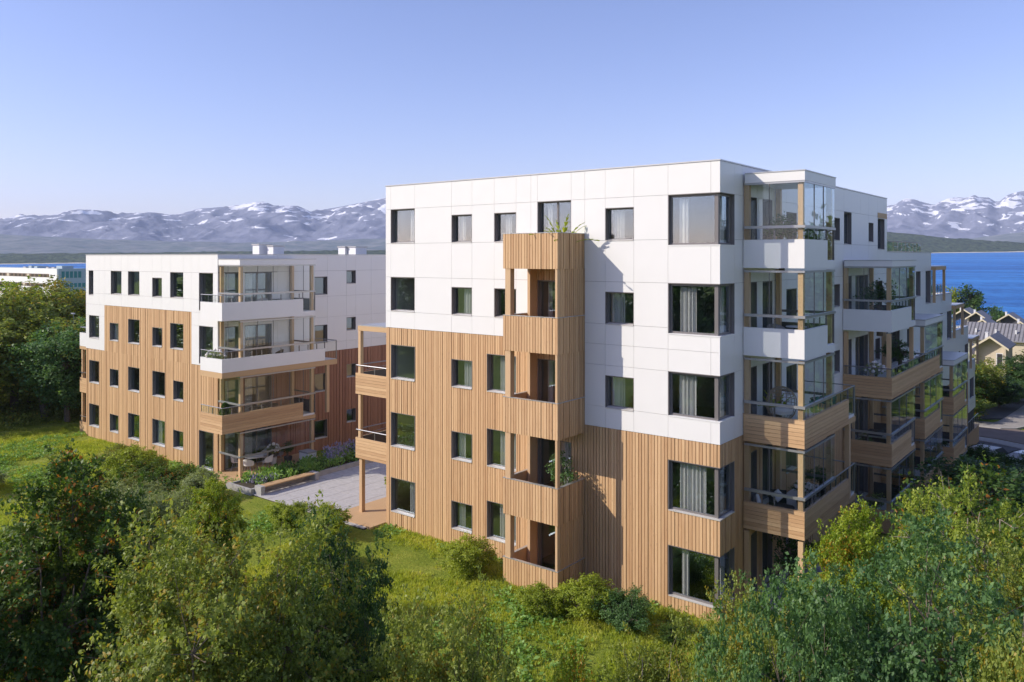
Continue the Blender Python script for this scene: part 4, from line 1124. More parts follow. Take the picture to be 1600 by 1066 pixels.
# --- shrubs and small trees on the lawn
SH = [
 ('c', -15.5, -11.0, 3.8, 1.3, 'leaf_silver', 'silvery green small tree behind the dark orange tipped tree', 'tree'),
 ('d', -12.6, -10.6, 4.5, 1.2, 'leaf_maple', 'small dark tree with yellow and orange leaves near the planter', 'tree'),
 ('d', -11.4, -11.4, 3.0, 1.1, 'leaf_autumn', 'small orange tinged tree next to the broad olive tree', 'tree'),
 ('c', -17.5, -13.5, 2.5, 1.3, 'leaf_silver', 'pale silvery shrub tree at the left of the lawn', 'tree'),
 ('bush', -32.0, -3.6, 1.75, 1.5, 'leaf_yellow', 'yellow green shrub against the far wooden facade', 'shrub'),
 ('bush2', -30.3, -3.5, 1.3, 1.3, 'leaf_dark', 'dark green shrub under the windows of the far facade', 'shrub'),
 ('bush2', -27.6, -3.6, 1.4, 1.5, 'leaf_dark', 'rounded dark shrub left of the ground floor glazing', 'shrub'),
 ('bush', -26.1, -2.9, 1.5, 1.0, 'leaf_silver', 'pale feathery shrub beside the ground floor glazing', 'shrub'),
 ('bush', -28.6, -6.0, 1.2, 1.7, 'leaf_olive', 'spreading olive shrub in the lawn before the far building', 'shrub'),
 ('bush2', -26.3, -6.4, 1.6, 1.4, 'leaf_silver', 'grey green spreading shrub in the middle of the lawn', 'shrub'),
 ('bush', -24.0, -4.8, 1.3, 1.1, 'leaf_maple', 'yellow green shrub at the planter corner', 'shrub'),
 ('bush', -16.9, -2.6, 1.35, 1.15, 'leaf_yellow', 'bright yellow green shrub at the edge of the paved court', 'shrub'),
 ('bush2', -18.9, -2.9, 1.2, 1.1, 'leaf_yellow', 'yellow shrub in front of the paved court', 'shrub'),
 ('bush', -9.2, -1.75, 1.45, 1.05, 'leaf_yellow', 'round yellow green bush between the windows and the balcony tower', 'shrub'),
 ('bush', -4.9, -2.9, .95, .8, 'leaf_yellow', 'sparse yellow bush at the corner of the balcony tower', 'shrub'),
 ('bush', -3.9, -1.9, 1.25, 1.15, 'leaf_yellow', 'yellow green bush in the shade line of the balcony tower', 'shrub'),
 ('bush2', -2.3, -2.15, 1.15, .95, 'leaf_blue', 'round fresh green bush below the shaded cladding', 'shrub'),
 ('bush2', -.6, -1.6, .25, .9, 'leaf_dark', 'low dark shrub under the ground floor corner window', 'shrub'),
 ('bush2', .8, -2.2, .6, .9, 'leaf_yellow', 'yellow green shrub at the building corner', 'shrub'),
 ('bush', 2.6, -3.4, 1.2, 1.2, 'leaf_olive', 'leafy shrub in front of the corner terrace', 'shrub'),
 ('bush2', -6.6, -9.8, .5, 1.0, 'leaf_yellow', 'low yellow shrub between the deep green tree and the lawn', 'shrub'),
 ('bush', -35.6, -2.6, 1.2, 1.1, 'leaf_olive', 'small olive shrub under the far facade beside the yellow green one', 'shrub'),
 ('bush2', -22.8, -6.6, 1.7, 1.5, 'leaf_silver', 'silvery rough shrub on the slope below the planter', 'shrub'),
 ('bush', -20.4, -7.4, 1.6, 1.5, 'leaf_olive', 'rough olive shrub right of the silvery one on the slope', 'shrub'),
 ('bush', -36.0, -9.6, 1.3, 1.7, 'leaf_silver', 'pale low shrub out in the left meadow', 'shrub'),
 ('bush', -14.4, -4.6, 1.0, 1.0, 'leaf_yellow', 'small yellow shrub just below the paved court', 'shrub'),
 ('bush2', -50.5, -6.5, 1.3, 1.2, 'leaf_yellow', 'small yellow shrub at the left end of the meadow', 'shrub'),
]
for q in SH: tree(q[0], q[1], q[2], q[3] if q[7] == 'tree' else q[3]*.86-.03, q[4]*.95, *q[5:7], cat=q[7], group='shrubs on the lawn' if q[7] == 'shrub' else G1)
# --- trees behind the meadow, left
LT = [(-57.9, .3, 9.2, 3.3), (-63, -3.5, 9.0, 3.4), (-70.2, 7.2, 8.8, 3.6), (-62.8, 6.6, 9.4, 2.8), (-55.5, -3.5, 7.2, 2.8), (-50.6, 1.2, 7.0, 2.4), (-52, 4.2, 6.6, 2.8), (-58.5, -9.0, 7.0, 3.4), (-60.5, -12.3, 6.6, 2.6),
      (-66, 12.5, 8.4, 3.2), (-56.5, 12.0, 8.6, 3.0), (-60.0, 17.5, 8.8, 3.2), (-52.0, 9.5, 7.4, 2.6), (-50.3, 14.5, 5.4, 2.4), (-73, -1, 8.8, 3.5), (-57.0, -6.0, 6.4, 2.4)]
LT += [(-53.8, 1.0, 7.2, 2.6), (-62.5, -15.5, 7.4, 3.3), (-61.5, 2.8, 8.6, 3.2), (-67.5, 2.0, 9.3, 3.4), (-50.8, 6.6, 7.8, 2.5), (-56.6, -10.6, 5.4, 2.2), (-55.0, 7.0, 8.0, 3.0), (-64.2, -9.0, 7.0, 2.6), (-59.5, -3.2, 8.2, 2.8)]
LL = ['pale olive tree in front of the white office block', 'broad tree left of the white office block corner', 'tall tree under the office block wall', 'rusty brown tinged tree rising right beside the far building', 'wide light green tree in the middle of the left wood', 'round green tree beside the left balconies of the far building',
      'dark tree right behind the left balconies', 'leafy tree at the left edge behind the meadow', 'low dark tree at the meadow edge', 'distant tree below the office windows', 'dark green tree next to the far white corner', 'tree against the water beside the far building', 'green tree behind the street lamp',
      'small tree close to the far building wall', 'topmost tree at the far left edge', 'dark bushy tree low at the left edge',
 'tree with dense light crown facing the meadow', 'big tree at the left edge of the wood', 'tree in the second row under the office block', 'upper tree left of the rusty brown tinged one', 'slender tree hugging the far building corner', 'low round tree at the edge of the meadow grass', 'tree between the street lamp and the rusty tinged one', 'small dark tree at the lower left of the wood', 'medium tree behind the small yellow shrub']
for i, (x_, y_, z_, r_) in enumerate(LT):
    tree('mid' if i % 2 else 'mid2', x_, y_, z_, r_*1.25, ['leaf_olive', 'leaf_maple', 'leaf_dark', 'leaf_autumn', 'leaf_olive', 'leaf_blue'][i % 6], LL[i], group='trees behind the meadow')
BK = [(-20, -58), (-28, -52), (-36, -60), (-44, -50), (-52, -58), (-60, -46), (-12, -62), (-4, -56), (-68, -54), (-33, -70), (-48, -72), (-16, -74), (-62, -66), (5, -62), (-76, -40), (-57, -34), (-70, -24), (24, -14), (30, 2), (27, 14), (33, 26), (36, -4), (40, 12), (31, 40), (16, 48), (20, 55), (15, 62), (25, 62), (19, 70), (29, 72), (17, 80), (25, 84), (35, 80), (21, 95), (32, 98), (44, 92), (27, 112), (40, 115), (22, 44), (30, 50), (38, 62), (48, 75), (10, 72), (13, 86), (12, 98), (9.5, 65), (14, 110), (8.8, 58)]
pv0 = np.empty(len(PP['far']['crown'].vertices)*3, np.float32); PP['far']['crown'].vertices.foreach_get('co', pv0); pv0 = pv0.reshape(-1, 3)
BV = []
for i, (x_, y_) in enumerate(BK):
    a_ = i*1.7; h_ = (13.0+(i % 5)*.5 if y_ > 38 else 8.7+(i*37 % 40)*.08 if x_ < 20 else 5.5)-gz(x_, y_)
    q = pv0*np.array([1.4, 1.4, h_/9.0]); c_, s_ = math.cos(a_), math.sin(a_)
    BV.append(np.stack([q[:, 0]*c_-q[:, 1]*s_+x_, q[:, 0]*s_+q[:, 1]*c_+y_, q[:, 2]+gz(x_, y_)], 1))
BV = np.concatenate(BV)
tag(link('woodland_belt', fast_mesh('woodland_belt', BV, len(BV)//4, 'leaf_deep'), None, 'stuff'), 'belt of dense woodland behind and beside the viewpoint, seen in the window reflections', 'woodland')
# --- trees and bushes near the houses and road
HT = [('cone', -20.9, 191.8, 4.8, 3.4, 'leaf_deep', 'tall pointed conifer against the water above the houses'), ('cone', -24.6, 190, 4.2, 2.6, 'leaf_maple', 'narrow conifer beside the tallest one by the water'),
      ('far', -17.0, 196, -.2, 2.8, 'leaf_maple', 'round light tree between the gabled houses and the water'), ('cone', -15.0, 192, -.1, 2.2, 'leaf_blue', 'small pale tree right of the round tree by the water'),
      ('mid2', -3.2, 66, .9, 2.6, 'leaf_dark', 'yellowish dark bushy tree beside the end of the stepped building'), ('mid', -2.6, 71, 1.2, 2.5, 'leaf_olive', 'bushy tree in front of the pale gabled house'), ('mid2', -.6, 72, -.8, 2.2, 'leaf_deep', 'dark bush between the gabled house and the road'),
      ('mid', .3, 83, .2, 2.4, 'leaf_deep', 'dark tree at the right edge beside the gabled house'), ('mid2', -2.4, 62.5, -1.4, 2.0, 'leaf_dark', 'low dark shrub tree on the verge by the building end'), ('far', 1.5, 96, 1.0, 3.0, 'leaf_olive', 'light green tree at the right edge beyond the road'), ('mid', .2, 77, -1.6, 1.7, 'leaf_blue', 'small green bush at the bend of the pavement')]
for q in HT: tree(*q, group='trees by the houses and road')
HG = [(4.0, 38.6, -1.65, 1.5), (3.2, 39.4, -1.7, 1.4), (2.6, 40.4, -1.8, 1.4), (5.3, 38.0, -1.5, 1.5), (1.75, 41.2, -2.0, 1.2), (1.2, 43.0, -2.2, 1.0)]
for i, (x_, y_, z_, r_) in enumerate(HG):
    tree('bush2', x_, y_, z_, r_, 'leaf_deep', ['dark hedge plant nearest the right edge before the road', 'dark hedge plant in the middle of the row by the road', 'dark hedge plant before the parked cars', 'dark hedge plant lowest at the right edge', 'dark hedge plant close to the fourth balcony stack', 'dark hedge plant at the foot of the basement terrace'][i], 'shrub', 'hedge plants along the road')

# --- grass and weeds on the lawn
def blades(name, n, region, hgt, m, seed, wid=.012):
    rs = np.random.RandomState(seed)
    x = rs.uniform(region[0], region[1], n*3); y = rs.uniform(region[2], region[3], n*3)
    keep = (fbm(x*.5, y*.5, 3, 4) > .75+.35*rs.rand(n*3)) 
    inb = ((x > XL-.1) & (x < 2.2) & (y > -.02)) | ((x > BX0) & (x < -26.6) & (y > -.02)) | ((x > TX0) & (x < TX1) & (y > TY)) | ((x > -26.3) & (x < XL) & (y > -1.6))
    k = keep & ~inb; x = x[k][:n]; y = y[k][:n]; n = len(x)
    nb = 5
    X = np.repeat(x, nb)+rs.normal(size=n*nb)*.05; Y = np.repeat(y, nb)+rs.normal(size=n*nb)*.05
    Z = ground(X, Y)-.01
    P = np.stack([X, Y, Z], 1); D = rs.normal(size=(n*nb, 3))*.45; D[:, 2] = 1
    N = rs.normal(size=(n*nb, 3)); L = rs.uniform(.5, 1.3, n*nb)*hgt
    V = leaf_quads(P, D, N, L, L*0+wid*rs.uniform(.7, 1.6, n*nb))
    me = fast_mesh(name, V, n*nb, m)
    return tag(link(name, me, None, 'stuff'), 'short meadow grass tufts spread over the sloping lawn' if m == 'grass_blade' else 'low broad leaved weeds scattered through the lawn', 'grass' if m == 'grass_blade' else 'weeds')
blades('grass', 60000, (-52, 4, -15, 1), .15, 'grass_blade', 5)
def weeds(n, region, seed):
    rs = np.random.RandomState(seed)
    x = rs.uniform(region[0], region[1], n*4); y = rs.uniform(region[2], region[3], n*4)
    w = fbm(x*.35+9, y*.35, 8, 3)
    inb = ((x > XL-.1) & (x < 2.2) & (y > -.15)) | ((x > BX0) & (x < -26.6) & (y > -.15)) | ((x > TX0-.2) & (x < TX1+.2) & (y > TY-.2)) | ((x > -26.3) & (x < XL) & (y > -1.7))
    k = (w > 1.0) & ~inb; x = x[k][:n]; y = y[k][:n]; n = len(x); nb = 16
    sz = np.repeat(rs.uniform(.07, .2, n), nb)
    X = np.repeat(x, nb)+rs.normal(size=n*nb)*sz*.9; Y = np.repeat(y, nb)+rs.normal(size=n*nb)*sz*.9
    P = np.stack([X, Y, ground(X, Y)+rs.uniform(0, 1, n*nb)*sz], 1); D = rs.normal(size=(n*nb, 3)); D[:, 2] = np.abs(D[:, 2])*.5
    N = rs.normal(size=(n*nb, 3))*.5+np.array([0, 0, 1]); 
    V = leaf_quads(P, D, N, sz*rs.uniform(.6, 1.1, n*nb), sz*.3)
    return tag(link('weeds', fast_mesh('weeds', V, n*nb, 'weed'), None, 'stuff'), 'low broad leaved weeds scattered through the lawn', 'weeds')
weeds(2300, (-46, 6, -15, 1), 6)
def undergrowth(n, region, seed):
    rs = np.random.RandomState(seed)
    x = rs.uniform(region[0], region[1], n); y = rs.uniform(region[2], region[3], n); nb = 30
    sz = np.repeat(rs.uniform(.3, .8, n), nb)
    X = np.repeat(x, nb)+rs.normal(size=n*nb)*sz*.6; Y = np.repeat(y, nb)+rs.normal(size=n*nb)*sz*.6
    P = np.stack([X, Y, ground(X, Y)+rs.uniform(0, 1, n*nb)**.7*sz*1.3], 1); D = rs.normal(size=(n*nb, 3)); N = rs.normal(size=(n*nb, 3))*.5+np.array([0, 0, 1])
    V = leaf_quads(P, D, N, sz*.28*rs.uniform(.6, 1.2, n*nb), sz*.09)
    return tag(link('undergrowth', fast_mesh('undergrowth', V, n*nb, 'leaf_deep'), None, 'stuff'), 'dense dark undergrowth covering the slope beneath the foreground trees', 'undergrowth')
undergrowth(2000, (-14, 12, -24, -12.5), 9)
u3 = undergrowth(1500, (-66, -50.5, -14, 16), 12); u3['label'] = 'thick scrub under the trees behind the meadow at the far left'; u3.material_slots[0].link = 'OBJECT'; u3.material_slots[0].material = MATS['leaf_olive']
undergrowth(900, (3.2, 12, -11.5, 30), 10).__setitem__('label', 'dense dark undergrowth between the balcony stacks and the dark trees')

# ------------------------------------------------------------------ courtyard
mb = MB(); xx = np.linspace(-25.0, -16.05, 10); yy = np.linspace(-1.1, 22, 24)
rs_ = random.Random(4)
pv = MB(); pv.box(-25.0, -1.1, -.4, -16.02, 22, -.19); court = pv.build('paved_court', 'soil', None, 'structure')
for i in range(9):
    for j in range(23):
        if j < 10:
            t = MB(); t.box(xx[i]+.012, yy[j]+.012, -.189, xx[i+1]-.012, yy[j+1]-.012, -.15+rs_.uniform(0, .006)); t.build('tile', 'paving', court)
        else: mb.box(xx[i]+.012, yy[j]+.012, -.189, xx[i+1]-.012, yy[j+1]-.012, -.15+rs_.uniform(0, .006))
mb.build('tiles', 'paving', court, 'stuff')
mb = MB(); mb.box(-18.6, -.9, -.3, XL-.02, 5.2, -.12); dk = mb.build('west_deck', 'timber_flat', None, 'structure')
# raised planting bed with low wall and plants
pb = thing('raised_bed', 'long raised planting bed with low stone edging in front of the ground floor terrace', 'planter', (-25.4, 2, -.2))
mb = MB(); mb.box(-1.1, -3.2, -.1, -1.0, 13, .22); mb.box(.95, -3.2, -.1, 1.1, 13, .3); mb.box(-1.0, -3.2, -.1, .95, -3.05, .28); mb.box(-1.0, 12.9, -.1, .95, 13, .28); mb.build('edging', 'concrete', pb)
mb = MB(); mb.box(-1.0, -3.05, -.1, .95, 12.9, .16); mb.build('soil', 'soil', pb)
rs = np.random.RandomState(77)
def bedplants(name, n, m, h, sp, x0, x1, y0, y1, leaf, label, z0=0.0, nb=14):
    x = rs.uniform(x0, x1, n); y = rs.uniform(y0, y1, n)
    X = np.repeat(x, nb); Y = np.repeat(y, nb)
    P = np.stack([X+rs.normal(size=n*nb)*sp, Y+rs.normal(size=n*nb)*sp, z0+rs.uniform(0, h, n*nb)], 1)
    D = rs.normal(size=(n*nb, 3))*.6; D[:, 2] += .7
    V = leaf_quads(P, D, rs.normal(size=(n*nb, 3)), rs.uniform(.6, 1.3, n*nb)*leaf, np.full(n*nb, leaf*.22))
    return tag(link(name, fast_mesh(name, V, n*nb, m), None, 'stuff'), label, 'plants')
bedplants('bed_plants', 260, 'weed', .45, .13, -26.3, -24.5, -.9, 14.5, .17, 'fresh green perennials filling the raised bed', nb=26)
bedplants('bed_plants', 60, 'leaf_deep', .4, .12, -26.3, -24.5, -.9, 14.5, .17, 'dark green plants between the perennials in the raised bed', nb=26)
bedplants('lavender', 22, 'lavender', .75, .10, -25.9, -24.9, 4.3, 7.0, .16, 'grey violet lavender clump in the raised bed by the corner post', .25, nb=30)
bedplants('lavender', 8, 'lavender', .35, .12, -25.3, -24.6, -.6, .6, .12, 'small grey violet lavender patch at the front end of the bed', .1, nb=30)
bn = thing('bench', 'long low bench with wooden seat on concrete ends beside the raised bed', 'bench', (-24.0, .6, -.15), R(0))
mb = MB()
for i in range(3):
    s_ = MB(); s_.box(-.25+i*.17, -1.35, .34, -.10+i*.17, 1.75, .40); s_.build('slat', 'timber_flat', bn)
for y_ in (-1.6, 1.76):
    s_ = MB(); s_.box(-.27, y_, 0, .27, y_+.24, .42); s_.build('support', 'concrete', bn)
# a second bed beside the near building
pb2 = thing('raised_bed', 'narrow raised bed with white edging behind the timber post of the near building', 'planter', (-18.6, 7.0, -.2))
mb = MB(); mb.box(-1.2, -1.5, -.1, 2.6, -1.4, .3); mb.box(-1.2, 3, -.1, 2.6, 3.1, .3); mb.box(-1.2, -1.4, -.1, -1.1, 3, .3); mb.box(2.5, -1.4, -.1, 2.6, 3, .3); mb.build('edging', 'concrete', pb2)
mb = MB(); mb.box(-1.1, -1.4, -.1, 2.5, 3, .15); mb.build('soil', 'soil', pb2)
bedplants('bed_plants', 60, 'leaf_deep', .6, .15, -19.6, -16.3, 5.7, 9.8, .17, 'dark leafy plants in the bed behind the timber post', nb=26)

# ------------------------------------------------------------------ road, pavement, kerb beyond the east end
def flat_poly(name, pts, z, m, thick=.02):
    bm = bmesh.new(); vs = [bm.verts.new((x, y, z)) for x, y in pts]; f = bm.faces.new(vs)
    if f.normal.z < 0: f.normal_flip()
    r = bmesh.ops.extrude_face_region(bm, geom=[f]); 
    for v in [g for g in r['geom'] if isinstance(g, bmesh.types.BMVert)]: v.co.z -= thick
    bmesh.ops.recalc_face_normals(bm, faces=bm.faces)
    me = bpy.data.meshes.new(name); bm.to_mesh(me); bm.free(); me.materials.append(MATS[m]); return link(name, me, None, 'structure')
RZ = -4.62+.0
flat_poly('asphalt_lot', [(-6, 55), (-6, 40), (30, 30), (40, 44), (10, 52.5)], -3.97, 'asphalt', .9)
flat_poly('brown_road', [(-9, 61.3), (-9, 57.2), (1.2, 55.7), (9, 52.0), (32, 41), (34, 50), (14, 60), (5.2, 64.5), (3.4, 68), (3.2, 61)], -3.94, 'asphalt_brown', .9)
def ribbon(name, pts, w0, w1, z, m, thick):
    mb = MB(); L = []
    for i, (x, y) in enumerate(pts):
        a = Vector(pts[max(0, i-1)]); b_ = Vector(pts[min(len(pts)-1, i+1)]); d = (b_-a).normalized(); nn = Vector((-d.y, d.x))
        L.append((Vector((x, y))+nn*w0, Vector((x, y))+nn*w1))
    for i in range(len(L)-1):
        (a, b_), (c, d) = L[i], L[i+1]
        top = [(a.x, a.y, z), (c.x, c.y, z), (d.x, d.y, z), (b_.x, b_.y, z)]; bot = [(q[0], q[1], z-thick) for q in top]
        mb.quad(*top); mb.quad(top[1], top[0], bot[0], bot[1]); mb.quad(top[3], top[2], bot[2], bot[3])
        if i == 0: mb.quad(top[0], top[3], bot[3], bot[0])
    return mb.build(name, m, None, 'structure')
curve_ = [(-9, 60.9), (-4, 60.6), (-1.0, 60.2), (.8, 60.3), (2.0, 61.2), (2.7, 63.0), (3.1, 66), (3.6, 72), (4.3, 82), (5.5, 96), (7, 112)]
ribbon('kerb', curve_, 0, .22, -3.84, 'concrete', .5)
ribbon('pavement', curve_, .225, 2.6, -3.85, 'sidewalk', .5)
ribbon('side_street', [(-7, 67.6), (-2.7, 66.9), (-1.3, 68), (.2, 74), (1.9, 82), (3.4, 92)], -3.2, .8, -3.875, 'asphalt', .5)
ribbon('near_kerb', [(-6, 55.6), (1.0, 54.6), (9, 51.0), (31, 39.8)], -1.0, .6, -3.9, 'sidewalk', .5)
# parked cars half hidden by the hedge
def car(x, y, rz, paint, label):
    t = thing('parked_car', label, 'car', (x, y, -3.99), rz, 'cars parked beyond the hedge')
    bm = bmesh.new()
    prof = [(-2.1, .35), (-2.15, .75), (-1.95, .95), (-1.55, 1.02), (-.95, 1.42), (.55, 1.45), (1.15, 1.0), (1.95, .82), (2.15, .6), (2.12, .32)]
    rows = []
    for yy, sc in ((-.82, .97), (-.72, 1.0), (.72, 1.0), (.82, .97)):
        rows.append([bm.verts.new((px*(1 if abs(yy) < .8 else .985), yy*(1 if pz < 1.1 else .82), pz if abs(yy) < .8 else .3+(pz-.3)*.97)) for px, pz in prof])
    for a in range(3):
        for i in range(len(prof)-1): bm.faces.new((rows[a][i], rows[a][i+1], rows[a+1][i+1], rows[a+1][i]))
        bm.faces.new((rows[a][-1], rows[a][0], rows[a+1][0], rows[a+1][-1]))
    bm.faces.new(rows[0][::-1]); bm.faces.new(rows[3])
    bmesh.ops.recalc_face_normals(bm, faces=bm.faces)
    me = bpy.data.meshes.new('body'); bm.to_mesh(me); bm.free(); me.materials.append(MATS[paint]); link('body', me, t)
    mb = MB(); mb.quad((1.13, -.60, 1.03), (1.13, .60, 1.03), (.62, .56, 1.44), (.62, -.56, 1.44)); mb.v = [(x+.03, y, z+.03) for x, y, z in mb.v]; mb.build('windscreen', 'dark', t)
    mb = MB(); mb.quad((-1.53, -.60, 1.04), (-1.53, .60, 1.04), (-1.0, .56, 1.42), (-1.0, -.56, 1.42)); mb.v = [(x-.03, y, z+.03) for x, y, z in mb.v]; mb.build('rear_window', 'dark', t)
    for s_ in (-1, 1):
        mb = MB(); mb.quad((-1.25, s_*.735, 1.06), (.95, s_*.735, 1.04), (.5, s_*.635, 1.38), (-.9, s_*.635, 1.37)); mb.build('side_window', 'dark', t)
        for xx in (-1.35, 1.3):
            w = MB(); w.tube((xx, s_*.6, .32), (xx, s_*.84, .32), .32, n=16); o = w.build('wheel', 'tyre', t)
            w = MB(); w.tube((xx, s_*.842, .32), (xx, s_*.85, .32), .2, n=12); w.build('rim', 'rail', o)
        h = MB(); h.box(2.02, s_*.62-.14, .6, 2.16, s_*.62+.14, .72); h.build('headlight', 'fabric_white', t)
car(4.6, 44.6, R(-22), 'car_paint', 'pale silver car parked nearest the right edge behind the hedge')
car(1.9, 44.9, R(-20), 'pot_white', 'white car mostly hidden by the hedge near the building end')

# ------------------------------------------------------------------ gabled houses
def house(x, y, w, d, ze, zr, zg, label, wall='house_wall', dark=True, chimney=True, door=True):
    t = thing('gabled_house', label, 'house', (x, y, zg), 0, 'gabled houses by the water')
    ze -= zg; zr -= zg
    mb = MB(); mb.box(-w/2, .9, -2, w/2, d, ze); mb.quad((-w/2, .9, ze), (w/2, .9, ze), (0, .9, zr-.1), (0, .9, zr-.1)); mb.quad((-w/2, d, ze), (0, d, zr-.1), (0, d, zr-.1), (w/2, d, ze))
    mb.box(w/2-.18, 0, -2, w/2, .9, ze); mb.box(-w/2, 0, -2, -w/2+.18, .9, ze)
    mb.box(-w/2+.18, .02, -2, w/2-.18, .9, ze*.38)
    mb.build('wall', wall, t)
    if dark:
        k = MB(); k.quad((-w/2+.2, .88, ze*.38), (w/2-.2, .88, ze*.38), (w/2-.2, .88, ze), (-w/2+.2, .88, ze)); k.quad((-w/2+.2, .88, ze), (w/2-.2, .88, ze), (0, .88, zr-.3), (0, .88, zr-.3)); k.build('recess_wall', 'house_dark' if not door else 'house_wall', t)
    e = .35
    r = MB()
    for s_ in (-1, 1):
        a = (s_*(w/2+e), -e, ze-e*(zr-ze)/(w/2)); b_ = (0, -e, zr); c = (0, d+e, zr); dd_ = (s_*(w/2+e), d+e, ze-e*(zr-ze)/(w/2))
        up = lambda q: (q[0], q[1], q[2]+.16)
        r.quad(up(a), up(b_), up(c), up(dd_)); r.quad(a, dd_, c, b_); r.quad(a, up(a), up(dd_), dd_); r.quad(dd_, up(dd_), up(c), c)
    o = r.build('roof', 'house_roof', t)
    r = MB()
    for s_ in (-1, 1):
        a = (s_*(w/2+e), -e-.03, ze-e*(zr-ze)/(w/2)-.10); b_ = (0, -e-.03, zr-.10)
        r.quad(a, b_, (b_[0], b_[1], b_[2]+.27), (a[0], a[1], a[2]+.27))
        r.quad((a[0], -e+.1, a[2]), (b_[0], -e+.1, b_[2]), b_, a)
    r.build('barge_board', 'house_trim', o)
    if chimney:
        c_ = MB(); c_.box(-w*.28, d*.45, ze+.3, -w*.28+.32, d*.45+.32, zr+.3); c_.box(-w*.28-.04, d*.45-.04, zr+.3, -w*.28+.36, d*.45+.36, zr+.36); c_.build('chimney', 'pot_white', o)
    q = MB(); q.box(w*.16, .84, ze*.50, w*.16+.75, .9-.03, ze*.50+1.9); wn_ = q.build('window', 'pot_white', t)
    q = MB(); q.box(w*.16+.1, .825, ze*.5+.1, w*.16+.65, .838, ze*.5+1.8); q.build('pane', 'dark', wn_)
    if w > 3.5:
        q = MB(); q.box(-.2, .84, ze*.5, .25, .87, ze*.5+1.2); q.build('window', 'fabric_white', t)
        for yy in (2.2, 4.6):
            q = MB(); q.box(w/2, yy, ze*.55, w/2+.05, yy+.9, ze*.55+1.1); q.build('window', 'dark', t)
    return t
house(-3.6, 88.6, 3.3, 6.5, .75, 1.95, -4.6, 'pale timber house with grey gable roof nearest the road', chimney=True)
house(-7.0, 90.5, 4.0, 6.5, -1.2, .3, -5.2, 'low house with grey roof partly hidden behind the stepped building')
house(-13.1, 146, 2.9, 6, .4, 1.45, -8, 'gabled house with dark recessed gable under the pointed conifer', door=False)
house(-9.95, 130.0, 2.5, 6, .3, 1.2, -7.4, 'gabled house in front of the one under the conifer', door=False)
house(-8.4, 150, 3.1, 6, -.05, 1.05, -8, 'gabled house second from the right edge beside the water', door=False)
house(-5.0, 135, 2.8, 6, -.35, .75, -7.6, 'gabled house at the right edge beside the water', door=False)
house(-17.0, 158, 4.2, 7, -.2, 1.2, -8, 'gabled house half hidden behind the roof terraces', door=False)
tr = thing('terraced_house', 'long low terraced house with grey tiled roof in front of the gabled houses', 'house', (-4, 118, -4.65))
mb = MB(); mb.box(-6, -3.5, -2, 14, 3.5, 4.2); mb.build('wall', 'house_wall', tr)
rf = MB(); rf.quad((-6.4, -4.2, 4.0), (14.4, -4.2, 4.0), (14.4, 0, 6.3), (-6.4, 0, 6.3)); rf.quad((-6.4, 0, 6.3), (14.4, 0, 6.3), (14.4, 4.2, 4.0), (-6.4, 4.2, 4.0)); rf.quad((-6.4, -4.2, 3.85), (14.4, -4.2, 3.85), (14.4, -4.2, 4.0), (-6.4, -4.2, 4.0)); ro = rf.build('roof', 'house_roof', tr)
rb = MB()
for k in range(41):
    xx_ = -6.3+k*.5; rb.quad((xx_, -4.2, 4.06), (xx_+.12, -4.2, 4.06), (xx_+.12, 0, 6.36), (xx_, 0, 6.36))
rb.build('roof_ribs', 'asphalt', ro, 'stuff')
for k in range(5):
    c_ = MB(); c_.box(-5+k*2.6, -2.6, 4.9, -4.75+k*2.6, -2.3, 5.5); c_.build('chimney', 'pot_white', ro)

# ------------------------------------------------------------------ white office block at the far left
ob = thing('office_block', 'white office block with brown ribbon windows behind the trees at the far left', 'building', (-229, 66, -2))
ux = Vector((-223.3+235.7, 71.4-61.8, 0)).normalized(); ob.rotation_euler = (0, 0, 0); ob.location = (-223.3, 71.4, 0)
OZ = 8.58
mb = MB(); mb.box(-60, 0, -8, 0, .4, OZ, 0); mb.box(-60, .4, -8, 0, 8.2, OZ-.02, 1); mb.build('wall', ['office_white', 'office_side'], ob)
for z0_ in (6.45, 3.75, 1.1):
    q = MB(); q.box(-58, -.02, z0_-.35, -4.9, .02, z0_+.6, 0)
    o = q.build('ribbon_window', 'office_window', ob)
    for k in range(18):
        p_ = MB(); p_.box(-57.6+k*2.9, -.05, z0_-.28, -55.9+k*2.9, -.021, z0_+.5); p_.build('pane', 'soil' if (k*7+int(z0_*3)) % 5 else 'house_wall', o)
for z0_, n_ in ((6.3, 5), (3.7, 6)):
    for k in range(n_):
        p_ = MB(); p_.box(.003, 1.2+k*1.1, z0_-.3, .05, 2.0+k*1.1, z0_+1.5 if z0_ > 5 else z0_+.8); p_.build('window', 'office_teal', ob)
for (x0_, x1_, h_) in ((-5.2, -1.6, 1.05), (-20, -18, .75), (-24, -22, .9), (-12, -10.5, .5), (-28, -26, .5), (-8.4, -6.6, .45)):
    mb = MB(); mb.box(x0_, 2, OZ-.02, x1_, 5, OZ+h_*.7); mb.build('roof_plant', 'office_side' if h_ > .6 else 'coping', ob)
fc = bpy.data.curves.new('sign_lettering', 'FONT'); fc.body = 'Multiconsult'; fc.size = .62; fc.extrude = .02; fc.materials.append(MATS['dark'])
so = bpy.data.objects.new('sign_lettering', fc); COL.objects.link(so); bpy.context.view_layer.update(); _me = bpy.data.meshes.new_from_object(so); bpy.data.objects.remove(so); so = bpy.data.objects.new('sign_lettering', _me); COL.objects.link(so); so.parent = ob; so.location = (-4.2, -.03, 6.5); so.rotation_euler = (R(90), 0, 0)
